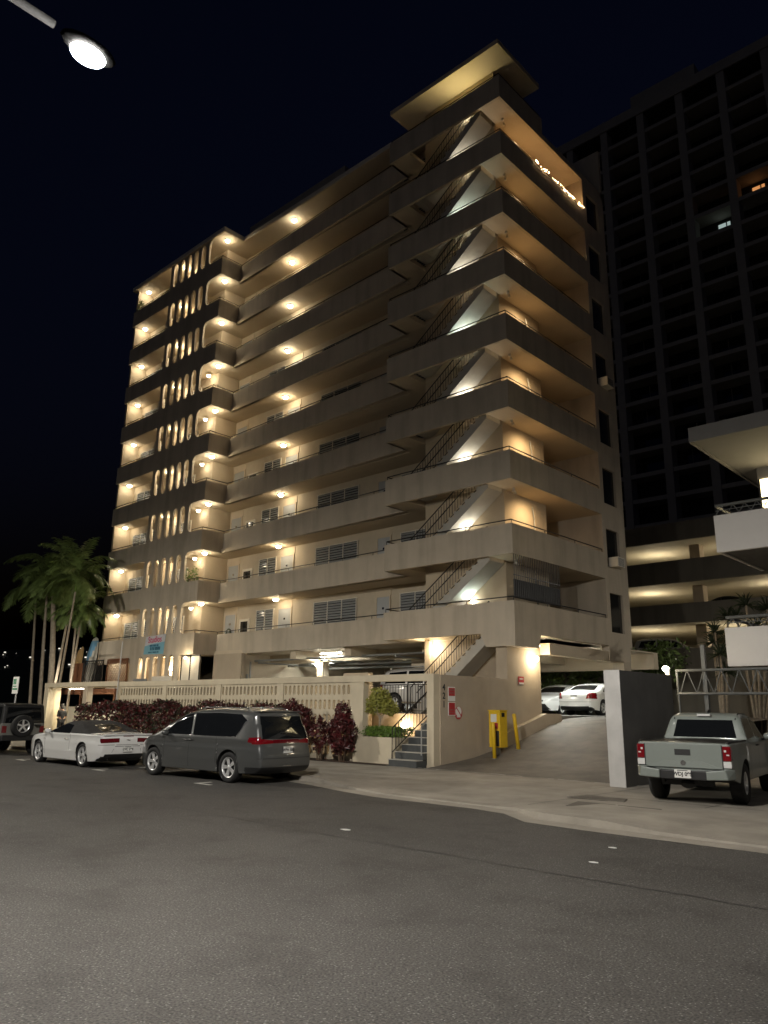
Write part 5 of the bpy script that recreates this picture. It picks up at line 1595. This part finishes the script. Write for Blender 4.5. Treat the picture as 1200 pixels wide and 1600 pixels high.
palm((-28.9, -1.5, 0), (-28.3, -1.5, 6.5), 'low young palm in front of the surfboards', 15, 1.9, .08, .05)
palm((-28.0, -2.6, 0), (-27.0, -2.6, 7.9), 'palm rightmost of the group beside the wing parapets', 15, 2.2, .08, .05)
# foliage behind the garage
def tree(loc, h, crowns, lab, m='leaf', sz=.3, trunk=.14):
    o = thing('broadleaf_tree', lab, 'tree', loc, local=True)
    t = MB(); t.smooth = True; t.tube([(0, 0, 0), (.1, 0, h*.5), (0, .1, h*.8)], [trunk, trunk*.8, trunk*.4], 8)
    for (x, y, z, r, n) in crowns: t.tube([(0.05, 0, h*.45), (x*.7, y*.7, z)], [trunk*.5, trunk*.15], 6)
    t.build('trunk', M['bark'], o)
    b = MB()
    for (x, y, z, r, n) in crowns: bush_leaves(b, (x, y, z), (r, r, r*.8), n, sz, .5, .2, rnd=rg)
    b.build('crown', M[m], o, fix=False)
tree((-9.5, 15.5, .0), 4.5, [(0, 0, 3.6, 1.5, 700), (1.2, .2, 4.4, 1.3, 500), (-1.3, 0, 4.3, 1.3, 500), (.2, -.3, 2.4, 1.2, 450)], 'dark tree behind the garage above the front facing white sedan')
tree((-6.4, 15.0, 0), 4.5, [(0, 0, 3.3, 1.4, 700), (1.1, .2, 4.3, 1.2, 450), (-1.0, 0, 4.6, 1.2, 450), (-.3, -.3, 2.3, 1.1, 400)], 'dark tree behind the garage above the rear facing white sedan')
tree((-3.0, 15.8, 0), 4.5, [(0, 0, 3.5, 1.5, 700), (1.2, .2, 4.3, 1.3, 500), (-1.2, .2, 4.4, 1.2, 400), (.2, 0, 2.3, 1.2, 400)], 'dark tree rightmost behind the garage')
wl = thing('boundary_wall', 'low back boundary wall behind the garage trees', 'wall', (-6, 17.6, 0))
b = MB(); b.box(-30, 4, 17.5, 17.7, -.3, 3.2); b.build('wall', M['podium'], wl)
def spiky(loc, h, lab, heads):
    o = thing('spiky_plant', lab, 'plant', loc, group=None, local=True)
    s = MB(); s.smooth = True
    l = MB()
    for (dx, dy, hz) in heads:
        s.tube([(0, 0, 0), (dx*.6, dy*.6, hz*.6), (dx, dy, hz)], [.06, .05, .04], 7)
        for i in range(46):
            a = rg.uniform(0, 6.283); e = rg.uniform(-.5, 1.3); d = Vector((math.cos(a)*math.cos(e), math.sin(a)*math.cos(e), math.sin(e)))
            p = Vector((dx, dy, hz)); L_ = rg.uniform(.45, .75); sd = d.orthogonal().normalized()*.025
            m_ = p+d*L_*.6; t_ = p+d*L_+Vector((0, 0, -.12))
            l.add([p-sd, p+sd, m_+sd, t_, m_-sd], [(0,1,2,4), (4,2,3)])
    s.build('stems', M['bark'], o); l.build('leaves', M['leafd'], o, fix=False)
spiky((3.0, 10.0, .1), 5, 'tall spiky leaved plant behind the white balcony end', [(0, 0, 4.8), (.45, .3, 5.4), (.2, -.2, 3.9), (.3, 0, 3.2), (-.2, .2, 4.4)])
spiky((4.3, 10.0, .1), 6, 'spiky plant with dark crown in front of the parking deck pillar', [(0, 0, 5.8), (.7, .2, 5.6), (-.5, .3, 5.4), (1.2, 0, 5.7), (.4, -.3, 4.9)])

# ------------------------------------------------------------------ person by the entrance
def person():
    o = thing('person', 'person in black t-shirt and dark trousers looking at a phone by the entrance', 'person', (-26.0, -3.05, .06), R(180), local=True)
    s = .95
    # faces local +x; skeleton vertices with radii
    V = [((0,0,.92),.135), ((0,0,1.12),.13), ((.01,0,1.30),.15), ((.02,0,1.44),.085), ((.035,0,1.50),.055), ((.05,0,1.60),.085), ((.06,0,1.69),.085),
         ((0,.10,.88),.10), ((.02,.11,.48),.068), ((-.02,.11,.10),.045), ((.14,.12,.04),.035),
         ((0,-.10,.88),.10), ((.05,-.11,.48),.068), ((.03,-.11,.10),.045), ((.19,-.12,.04),.035),
         ((0,.19,1.38),.062), ((-.03,.235,1.10),.046), ((.22,.12,1.12),.034), ((.28,.09,1.14),.028),
         ((0,-.19,1.38),.062), ((-.03,-.235,1.10),.046), ((.20,-.13,1.10),.034), ((.27,-.09,1.13),.028)]
    Ed = [(0,1),(1,2),(2,3),(3,4),(4,5),(5,6),(0,7),(7,8),(8,9),(9,10),(0,11),(11,12),(12,13),(13,14),(2,15),(15,16),(16,17),(17,18),(2,19),(19,20),(20,21),(21,22)]
    for base, sg_ in ((18, 1), (22, -1)):
        bx = V[base][0]
        for f in range(4):
            i = len(V)
            V.append(((bx[0]+.05, bx[1]-sg_*.01+sg_*(.03-.018*f), bx[2]+.012-.006*f), .0085)); V.append(((bx[0]+.075, bx[1]-sg_*.035+sg_*(.03-.018*f), bx[2]+.03), .0075))
            Ed += [(base, i), (i, i+1)]
        i = len(V); V.append(((bx[0]+.03, bx[1]-sg_*.03, bx[2]+.035), .009)); Ed.append((base, i))
    me = bpy.data.meshes.new('body'); me.from_pydata([(a[0]*s, a[1]*s, a[2]*s) for a, r in V], Ed, [])
    b = link(bpy.data.objects.new('body', me)); b.parent = o; me.materials.append(M['skin'])
    md = b.modifiers.new('skin', 'SKIN'); sv_ = me.skin_vertices[0].data
    for i, (a, r) in enumerate(V): sv_[i].radius = (r*s, r*s)
    sv_[0].use_root = True
    b.modifiers.new('sub', 'SUBSURF').levels = 2; b.modifiers['sub'].render_levels = 2
    dg = bpy.context.evaluated_depsgraph_get()
    mesh = bpy.data.meshes.new_from_object(b.evaluated_get(dg))
    b.modifiers.clear(); b.data = mesh
    for p in mesh.polygons: p.use_smooth = True
    if not mesh.materials: mesh.materials.append(M['skin'])
    # clothing grown from the same skeleton
    def garment(name, idx, extra, m, clip=None):
        mp = {j: k for k, j in enumerate(idx)}
        me2 = bpy.data.meshes.new(name)
        me2.from_pydata([(V[j][0][0]*s, V[j][0][1]*s, V[j][0][2]*s) for j in idx], [(mp[a], mp[c]) for a, c in Ed if a in mp and c in mp], [])
        g = link(bpy.data.objects.new(name, me2)); g.parent = o
        g.modifiers.new('skin', 'SKIN'); sk = me2.skin_vertices[0].data
        for k, j in enumerate(idx): sk[k].radius = ((V[j][1]+extra)*s,)*2
        sk[0].use_root = True
        q = g.modifiers.new('sub', 'SUBSURF'); q.levels = 2; q.render_levels = 2
        m2 = bpy.data.meshes.new_from_object(g.evaluated_get(bpy.context.evaluated_depsgraph_get()))
        g.modifiers.clear(); g.data = m2; m2.materials.clear(); m2.materials.append(m)
        for p in m2.polygons: p.use_smooth = True
    V2 = V[:]
    garment('trousers', [0, 7, 8, 9, 11, 12, 13], .018, M['cloth'])
    V[15] = V[15]; garment('t_shirt', [0, 1, 2, 15, 16, 19, 20], .020, M['cloth'])
    garment('shoes', [9, 10], .014, M['plastic']) ; garment('shoes', [13, 14], .014, M['plastic'])
    h = MB(); h.smooth = True; h.ball((.045*s, 0, 1.685*s), .118*s, 1, .92, .82); h.ball((.0, 0, 1.60*s), .098*s, .85, 1.0, 1.1); h.build('hair', M['hair'], o)
    f = MB(); f.smooth = True; f.ball((.148*s, 0, 1.605*s), .018, 1.2, .8, 1.4); f.ball((.06*s, .09*s, 1.61*s), .022, .7, .5, 1.2); f.ball((.06*s, -.09*s, 1.61*s), .022, .7, .5, 1.2); f.build('face_features', M['skin'], o)
    e = MB(); e.smooth = True
    for sg_ in (1, -1): e.ball((.138*s, sg_*.032*s, 1.635*s), .010)
    e.build('eyes', M['ink'], o)
    ph = thing('phone', 'lit phone held by the person at the entrance', 'phone', (-26.0-.335, -3.05, 1.16), R(180), local=True)
    q = MB(); q.obox(Matrix.Rotation(R(-35), 4, 'Y'), .012, .07, .14); q.build('case', M['plastic'], ph)
    q = MB(); q.obox(Matrix.Rotation(R(-35), 4, 'Y') @ Matrix.Translation((-.0075, 0, 0)), .002, .06, .125); q.build('screen', mat('phone_screen', (.5,.5,.5), .3, emis=(.8,.9,1), es=.6), ph)
person()
# ------------------------------------------------------------------ dark tower and its parking decks
TW = thing('tower_block', 'tall dark tower block of balcony bays behind the cream building', 'tower', (-8, 53, 0))
bays = [-33.16+4.53*i for i in range(0, 13)]
f = MB()
for x in bays: f.box(x-.42, x+.42, 52.2, 53.6, 10, 69.6)
f.build('frame', M['tower'], TW)
for i in range(20):
    z = 66.6-2.72*i
    f = MB(); f.box(bays[0]-.42, bays[-1]+.42, 52.35, 54.6, z-.22, z); f.box(bays[0]-.42, bays[-1]+.42, 52.3, 52.42, z-.3, z+.16)
    f.build('floor_slab', M['tower'], TW)
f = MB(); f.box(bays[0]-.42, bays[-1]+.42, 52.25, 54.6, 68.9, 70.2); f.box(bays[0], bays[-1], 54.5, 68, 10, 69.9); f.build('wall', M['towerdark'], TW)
f = MB(); f.box(bays[0]-.5, bays[-1]+.5, 52.1, 54, 69.0, 70.3); f.build('parapet', M['tower'], TW)
f = MB(); f.box(-16.9, -9.2, 54.5, 62, 70.2, 74); f.build('roof_housing', M['tower'], TW)
rt = random.Random(4)
cnt = 0
for i in range(15):
    for j in range(2, 8):
        z = 66.6-2.72*(i+1); x = bays[j]
        if cnt >= 95: break
        cnt += 1
        m = M['glassd']
        if (i, j) == (4, 6): m = M['litwin2']
        if (i, j) == (5, 5): m = M['litwin3']
        a = x+.6+rt.uniform(0, .5); b_ = x+3.9-rt.uniform(0, 1.4)
        q = MB()
        if m is M['glassd']: q.box(a, b_, 54.40, 54.48, z+.02, z+2.3)
        else: q.box(b_-1.3, b_-.55, 54.40, 54.48, z+.9, z+2.0); q.box(b_-.4, b_-.1, 54.40, 54.48, z+.9, z+2.0)
        o = q.build('window', m, TW)
        if m is M['glassd'] and rt.random() < .6:
            q = MB(); c = (a+b_)/2; q.box(c-.04, c+.04, 54.36, 54.40, z+.02, z+2.3); q.build('mullion', M['tower'], o)
PD = thing('parking_deck', 'open concrete parking decks lit warm inside behind the driveway', 'parking deck', (-3, 28, 0))
lv = [(4.44, 5.77), (7.41, 8.68), (10.07, 11.58), (12.9, 14.15)]
for i, (a, b_) in enumerate(lv):
    f = MB(); f.box(-34, 16, 28, 28.2, a, b_); f.build('deck_parapet', M['podium'], PD)
    f = MB(); f.box(-34, 16, 28.2, 46, a+.12, a+.36); f.build('deck_slab', M['podceil'], PD)
    for xb in (-22, -13.5, -5.2, 2.8, 10):
        if i < 3:
            f = MB(); f.box(xb-.35, xb+.35, 30.6, 31.4, a+.36, lv[i+1][0]+.12); f.build('column', M['tanwall'], PD)
f = MB(); f.box(-34, 16, 28.05, 28.25, -.3, 4.44); f.build('base_wall', M['podium'], PD)
f = MB(); f.box(-34, 16, 46, 46.3, -.3, 14.15); f.build('rear_wall', M['podceil'], PD)
for (x, i, p, nm) in ((-8.6, 2, 120, 'top left'), (-2.6, 2, 70, 'top middle'), (-9.3, 1, 130, 'middle left'), (-1.0, 1, 60, 'middle'), (3.2, 1, 80, 'middle right'), (-9.6, 0, 120, 'lowest left'), (-3.6, 0, 90, 'lowest right')):
    o = thing('pillar_light', f'shaded pillar light washing the ceiling of the {nm} part of the parking decks', 'wall light', (x, 32.5, lv[i][0]+.36), group='parking deck lights', local=True)
    b = MB(); b.box(-.06, .06, -.06, .06, 0, 1.0); b.build('stem', M['galv'], o)
    b = MB(); b.lathe([(.12, 1.0), (.14, 1.1), (.05, 1.12)], 12); b.build('diffuser', M['glow'], o)
    lamp('bulb_light', 'POINT', (0, 0, 1.3), p*.55, (1, .86, .62), o, .12)

def copy_tree(o, parent=None):
    c = o.copy(); link(c)
    if parent: c.parent = parent
    for ch in list(o.children): copy_tree(ch, c)
    return c
def put_copy(src, lab, loc, rz, name):
    c = copy_tree(src); c.location = loc; c.rotation_euler = (0, 0, rz); c['label'] = lab
    c.name = name
    return c
ds = [o for o in scene.objects if o.get('category') == 'sedan' and 'dark sedan' in o['label']][0]
ws = [o for o in scene.objects if o.get('category') == 'sedan' and 'nose in' in o['label']][0]
put_copy(sv, 'SUV silhouetted against the light of the lowest parking deck', (-7.2, 30.0, lv[0][0]+.36), R(20), 'suv')
put_copy(ds, 'dark car roof showing over the top parking deck wall', (-7.6, 30.0, lv[2][0]+.4), 0, 'dark_sedan')
put_copy(ds, 'dark car roof showing over the middle parking deck wall', (-3.3, 30.2, lv[1][0]+.4), R(180), 'dark_sedan')
put_copy(ws, 'white car in the shadow under the right hand building beyond the pickup', (8.0, 4.0, .07), R(90), 'white_sedan')

# ------------------------------------------------------------------ right hand building
RB = thing('balcony_building', 'low building at the right edge with white balcony walls and a deep roof overhang', 'building', (12, 2, 0))
f = MB(); f.box(6.37, 26, 0, 8, 9.56, 9.8); f.build('roof', M['roofgrey'], RB)
f = MB(); f.box(6.33, 26, -.06, 0, 9.5, 9.95); f.box(6.31, 6.37, 0, 8, 9.5, 9.95); f.build('fascia', M['roofgrey'], RB)
for z0, z1 in ((2.95, 4.0), (6.11, 7.19)):
    f = MB(); f.box(6.8, 26, 0, .12, z0, z1); f.box(6.8, 6.92, .12, 3.8, z0, z1); f.build('balcony_wall', M['balcwhite'], RB, bevel=.02)
    f = MB(); f.box(6.92, 26, .12, 4.0, z0+.03, z0+.25); f.build('balcony_slab', M['greywall'], RB)
    f = MB(); f.tube([(6.86, 3.8, z1+.28), (6.86, .06, z1+.28), (26, .06, z1+.28)], .045, 8)
    x = 6.86; up = False
    while x < 14:
        f.tube([(x, .06, z1+(.26 if up else .01)), (x+.16, .06, z1+(.01 if up else .26))], .012, 5); x += .16; up = not up
    f.tube([(6.86, .06, z1+.14), (14, .06, z1+.14)], .012, 5)
    f.build('balcony_rail', M['greyrail'], RB)
f = MB(); f.box(6.95, 26, 4.0, 4.2, 3.2, 9.56); f.box(9.5, 26, 4.0, 4.2, -.1, 3.2); f.box(6.95, 7.15, 4.2, 10, 3.2, 9.56); f.build('wall', M['roofgrey'], RB)
f = MB(); f.box(8.0, 26, 1.5, 1.9, 2.5, 2.98); f.build('beam', M['greywall'], RB)
for x in (9.6, 13):
    f = MB(); f.box(x-.18, x+.18, .6, 1.0, -.1, 2.95); f.build('column', M['greywall'], RB)
w = MB(); w.box(7.0, 9.4, 3.96, 3.995, 7.2, 9.15)
o = w.build('window', M['litwin'], RB)
w = MB()
for x in (7.0, 7.5, 8.1, 8.8, 9.4): w.box(x-.03, x+.03, 3.92, 3.958, 7.2, 9.15)
w.box(7.0, 9.4, 3.92, 3.958, 8.05, 8.13); w.build('frame', M['black'], o)
b = MB(); random.seed(8)
for i in range(12): b.box(7.05+i*.2, 7.15+i*.2, 3.2, 3.24, 7.2, 7.2+random.uniform(.4, .8))
b.build('balcony_clutter', M['black'], RB)
lamp('room_light', 'POINT', (7.9, 3.4, 8.7), 5, WARM, RB, .1)
# things on the balconies of the cream building
def pot_plant(loc, h, lab, m='leafg', n=160):
    o = thing('potted_plant', lab, 'potted plant', loc, local=True)
    b = MB(); b.smooth = True; b.lathe([(.10, 0), (.14, .26), (.15, .28), (.12, .27)], 14); b.build('pot', M['wood'], o)
    s_ = MB(); s_.tube([(0, 0, .25), (.03, 0, h*.7)], .015, 5); s_.build('stem', M['twig'], o)
    l = MB(); bush_leaves(l, (.03, 0, h*.75), (.26, .24, h*.38), n, .13, .4, .2, rnd=rg); l.build('foliage', M[m], o, fix=False)
pot_plant((-20.35, .62, zf(3)), 1.6, 'leafy potted plant in the wing corner opening of the second balcony up')
pot_plant((-20.9, .55, zf(3)), 1.5, 'leafy potted plant behind the last screen slot of the second balcony up')
pot_plant((-29.0, .55, zf(10)), 1.7, 'bright green potted plant at the far left end of the top balcony')
pot_plant((-12.0, 2.0, zf(6)), 1.2, 'potted plant standing on the long balcony halfway up')
def chair(loc, rz, lab, m):
    o = thing('balcony_chair', lab, 'chair', loc, rz, local=True)
    b = MB(); b.box(-.24, .24, -.24, .24, .42, .46); b.build('seat', m, o)
    b = MB(); b.box(-.24, .24, .20, .24, .46, 1.0); b.build('backrest', m, o)
    for sx in (-1, 1):
        for sy in (-1, 1):
            b = MB(); b.box(sx*.21-.02, sx*.21+.02, sy*.2-.02, sy*.2+.02, 0, .42); b.build('leg', m, o)
        b = MB(); b.box(sx*.24-.025, sx*.24+.025, -.22, .22, .62, .66); b.build('armrest', m, o)
for k, x, nm in ((4, -27.3, 'third'), (6, -26.6, 'fifth'), (8, -27.6, 'seventh')):
    chair((x, .8, zf(k)), .4*k, f'white plastic chair on the left end balcony of the {nm} storey', M['trim'])
def towel(x, k, c, lab):
    o = thing('hanging_towel', lab, 'towel', (x, .55, zf(k)+.9), local=True)
    b = MB(); n = 8; vs = []; fs = []
    for j in range(7):
        for i in range(n+1): vs.append((-.16+.32*i/n, .02*math.sin(i*1.7+j*.3), .45-.15*j))
    for j in range(6):
        for i in range(n): fs.append((j*(n+1)+i, j*(n+1)+i+1, (j+1)*(n+1)+i+1, (j+1)*(n+1)+i))
    b.add(vs, fs); b.build('cloth', mat('towel_cloth', c, .9), o, fix=False)
towel(-22.87, 2, (.45, .04, .03), 'red towel hanging behind a screen slot of the lowest balcony')
towel(-22.9, 3, (.42, .08, .06), 'red towel hanging behind a screen slot of the second balcony up')
towel(-22.1, 5, (.03, .03, .04), 'dark towel hanging behind a screen slot of the fourth balcony up')
wr = thing('door_wreath', 'dark oval wreath hung on the leftmost door of the lowest balcony', 'wreath', (-20.0, YC-.1, zf(2)+1.0), local=True)
b = MB(); b.smooth = True
pts = [(math.cos(a)*.19, 0, math.sin(a)*.27) for a in [6.2832*i/20 for i in range(21)]]
b.tube(pts, .06, 8); b.build('ring', M['leafd'], wr)
b = MB(); b.box(-.09, .09, -.02, .02, -.16, .16); b.build('picture', M['louvre'], wr)
mp = thing('crate', 'brown crate standing on the wing return balcony of the second storey up', 'crate', (-20.2, 2.4, zf(3)), local=True)
b = MB(); b.box(-.3, .3, -.2, .2, 0, .75); b.build('box', M['wood'], mp, bevel=.01)
# gate truss
GT = thing('gate_truss', 'long galvanised lattice girder of a sliding gate behind the pickup', 'gate girder', (7.5, -1.4, 2))
f = MB()
f.tube([(5.95, -1.4, 2.80), (10.5, -1.4, 2.80)], .035, 8); f.tube([(5.95, -1.4, 2.2), (10.5, -1.4, 2.2)], .035, 8); f.tube([(5.95, -1.4, 0), (5.95, -1.4, 2.83)], .035, 8)
f.build('rails', M['greyrail'], GT)
f = MB(); x = 6.0; up = True
while x < 10.3:
    f.tube([(x, -1.4, 2.2 if up else 2.8), (x+.22, -1.4, 2.8 if up else 2.2)], .013, 5); x += .22; up = not up
f.build('lattice_bars', M['greyrail'], GT)
gp = thing('gate_post', 'square grey post rising above the gate girder', 'post', (6.65, -1.35, 0))
f = MB(); f.box(6.6, 6.7, -1.36, -1.26, 0, 3.45); f.build('post', M['greyrail'], gp)

# string lights on the ninth storey balcony
SL = thing('string_lights', 'string of tiny warm lights along the top right side balcony', 'string lights', (.03, 4.6, 24.2))
pp = []
for i in range(41):
    t = i/40; pp.append((.03, 2.6+4.1*t, zt(9)+.12-.05*abs(math.sin(t*math.pi*4))))
b = MB(); b.tube(pp, .006, 4); b.build('cable', M['black'], SL)
b = MB(); rs = random.Random(9)
for i in range(60):
    p = pp[min(40, int(rs.random()**.9*41))]; b.ball((p[0]+rs.uniform(-.02, .03), p[1], p[2]+rs.uniform(-.07, .03)), rs.choice((.010, .014, .018, .028)), seg=6, ring=4)
o = b.build('bulbs', M['bulb'], SL); o['kind'] = 'stuff'
for y in (3.2, 4.8, 6.2): lamp('bulb_light', 'POINT', (-.16, y, zt(9)+.2), 3.5, (1, .55, .22), SL, .1)

# ------------------------------------------------------------------ far hill with house lights
hl = MB()
n = 40
for i in range(n):
    for j in range(2):
        pass
prof_h = lambda t: 70 + 18*math.sin(t*5) + 10*math.sin(t*11+1)
rows = []
for i in range(n+1):
    t = i/n; x = -1500 + 1250*t; y = 150 + 420*t
    h = prof_h(t)
    rows.append([(x, y, -1), (x-10, y+60, h*.55), (x-30, y+160, h)])
for i in range(n):
    for j in range(2): hl.quad(rows[i][j], rows[i+1][j], rows[i+1][j+1], rows[i][j+1])
tag(hl.build('hill', M['leafd']), kind='structure')
hs = MB(); rs = random.Random(12)
import bisect
for i in range(150):
    t = rs.uniform(.2, .95); j = t*n; k = int(j); u = j-k; v = rs.uniform(.1, 1.0)
    a = Vector(rows[k][1]).lerp(Vector(rows[k+1][1]), u); b_ = Vector(rows[k][2]).lerp(Vector(rows[k+1][2]), u)
    p = a.lerp(b_, v); s = rs.choice((.25, .35, .5, .9))
    hs.box(p.x-s*1.3, p.x+s*1.3, p.y-4-s, p.y-4+s, p.z-.5, p.z-.5+s*1.5)
tag(hs.build('hillside_house_lights', M['citylight']), kind='stuff')

# ------------------------------------------------------------------ street lamps
LAMP_SIGN = -1.0
def street_lamp(x, yp, yl_, h, lab, p, col=(1, .90, .76), ry=0):
    o = thing('street_lamp', lab, 'street lamp', (x, yp, 0), group='street lamps', local=True)
    L = yl_-yp
    b = MB(); b.smooth = True
    b.tube([(0, 0, 0), (0, 0, h-1.2), (0, .25, h-.5), (0, 1.0, h+.02), (0, L-.35, h+.12)], [.10, .075, .07, .05, .04], 10); b.build('pole', M['lampblack'], o)
    b = MB(); b.smooth = True
    b.ball((0, L, h+.10), .26, .5, 1.1, .3); b.build('lamp_housing', M['lampblack'], o)
    b = MB(); b.lathe([(.002, 0), (.12, -.002), (.13, .02)], 20, (0, 0, 0), cap=False)
    for i, v in enumerate(b.v): b.v[i] = (v[0]*1.0, L+v[1]*1.35, h+.0+v[2])
    b.build('lens', M['glowlamp'], o)
    if p:
        q = lamp('lamp_light', 'POINT', (0, L, h-.03), p, col, o, .12)
        # wide throw optics: weaker straight down than out along the road, fading above the horizontal
        ld = q.data; ld.use_nodes = True; nt_ = ld.node_tree; em = nt_.nodes['Emission']
        def mth(op, a_, b_=None):
            m_ = nt_.nodes.new('ShaderNodeMath'); m_.operation = op
            for i_, v_ in enumerate((a_, b_)):
                if v_ is None: continue
                if isinstance(v_, (int, float)): m_.inputs[i_].default_value = v_
                else: nt_.links.new(v_, m_.inputs[i_])
            return m_.outputs[0]
        tc = nt_.nodes.new('ShaderNodeTexCoord'); sp_ = nt_.nodes.new('ShaderNodeSeparateXYZ'); nt_.links.new(tc.outputs['Normal'], sp_.inputs[0])
        d = mth('MULTIPLY', sp_.outputs['Z'], LAMP_SIGN)
        wide = mth('POWER', mth('MAXIMUM', d, .34), -1.3)
        mr = nt_.nodes.new('ShaderNodeMapRange'); mr.interpolation_type = 'SMOOTHSTEP'
        nt_.links.new(d, mr.inputs[0])
        for i_, v_ in ((1, -.24), (2, .55), (3, .040), (4, 1.0)): mr.inputs[i_].default_value = v_
        nt_.links.new(mth('MULTIPLY', wide, mr.outputs[0]), em.inputs['Strength'])
    return o
street_lamp(7.87, -27.2, -19.42, 7.95, 'bright street lamp glowing at the upper left of the sky', 1350, (1, .95, .88))
street_lamp(27.0, -27.2, -20.5, 8.0, 'street lamp along the road to the right', 170, (1, .94, .85))
street_lamp(-18.0, -27.2, -18.5, 9.0, 'street lamp along the road to the left', 1300, (1, .93, .80))

street_lamp(13.0, 24.0, 19.0, 10.0, 'unseen added lamp beyond the right hand building lighting the parking decks', 420, (1, .93, .80))  # unseen lamp added to brighten the parking decks and lower tower
# ------------------------------------------------------------------ sky, added city glow, camera
w = bpy.data.worlds.new('World'); scene.world = w; w.use_nodes = True
nt = w.node_tree; bg = nt.nodes['Background']
sk = nt.nodes.new('ShaderNodeTexSky'); sk.sky_type = 'NISHITA'; sk.sun_disc = False
sk.sun_elevation = R(-3.6); sk.sun_rotation = R(160); sk.altitude = 0
tint = nt.nodes.new('ShaderNodeMix'); tint.data_type = 'RGBA'; tint.blend_type = 'MULTIPLY'; tint.inputs['Factor'].default_value = 1; tint.inputs[7].default_value = (.30, .40, .85, 1)
nt.links.new(sk.outputs['Color'], tint.inputs[6]); nt.links.new(tint.outputs[2], bg.inputs['Color']); bg.inputs['Strength'].default_value = .07
sl = bpy.data.lights.new('city_glow_fill', 'SUN'); sl.energy = .009; sl.angle = R(.5); sl.color = (1, .95, .86)  # weak directional fill added for city glow on the tower front
so = link(bpy.data.objects.new('city_glow_fill', sl)); so.rotation_euler = (R(48), 0, R(-20))

cam_d = bpy.data.cameras.new('camera'); cam_o = link(bpy.data.objects.new('camera', cam_d))
f_, pitch, roll, yaw, cx, cy, cz = 1194.189, .252547, -.0136409, -.7492924, 14.3301499, -21.939993, 1.7
cam_d.sensor_fit = 'HORIZONTAL'; cam_d.sensor_width = 36; cam_d.lens = 36*f_/1200
cam_d.clip_start = .05; cam_d.clip_end = 4000
R0 = Vector((math.cos(yaw), -math.sin(yaw), 0)); U0 = Vector((-math.sin(yaw)*math.sin(pitch), -math.cos(yaw)*math.sin(pitch), math.cos(pitch)))
Fw = Vector((math.sin(yaw)*math.cos(pitch), math.cos(yaw)*math.cos(pitch), math.sin(pitch)))
cr_, sr_ = math.cos(roll), math.sin(roll)
Rt = R0*cr_ - U0*sr_; Up = R0*sr_ + U0*cr_
m4 = Matrix((Rt, Up, -Fw)).transposed().to_4x4(); m4.translation = (cx, cy, cz)
cam_o.matrix_world = m4
scene.camera = cam_o
vs_ = scene.view_settings
vs_.view_transform = 'Standard'; vs_.look = 'None'; vs_.exposure = 1.35; vs_.gamma = 1; vs_.use_curve_mapping = False
cy_ = scene.cycles
cy_.use_light_tree = True; cy_.sample_clamp_indirect = 4; cy_.sample_clamp_direct = 0; cy_.max_bounces = 6; cy_.diffuse_bounces = 4
cy_.caustics_reflective = False; cy_.caustics_refractive = False; cy_.blur_glossy = .5
cy_.use_denoising = True
scene.render.resolution_x = 768; scene.render.resolution_y = 1024
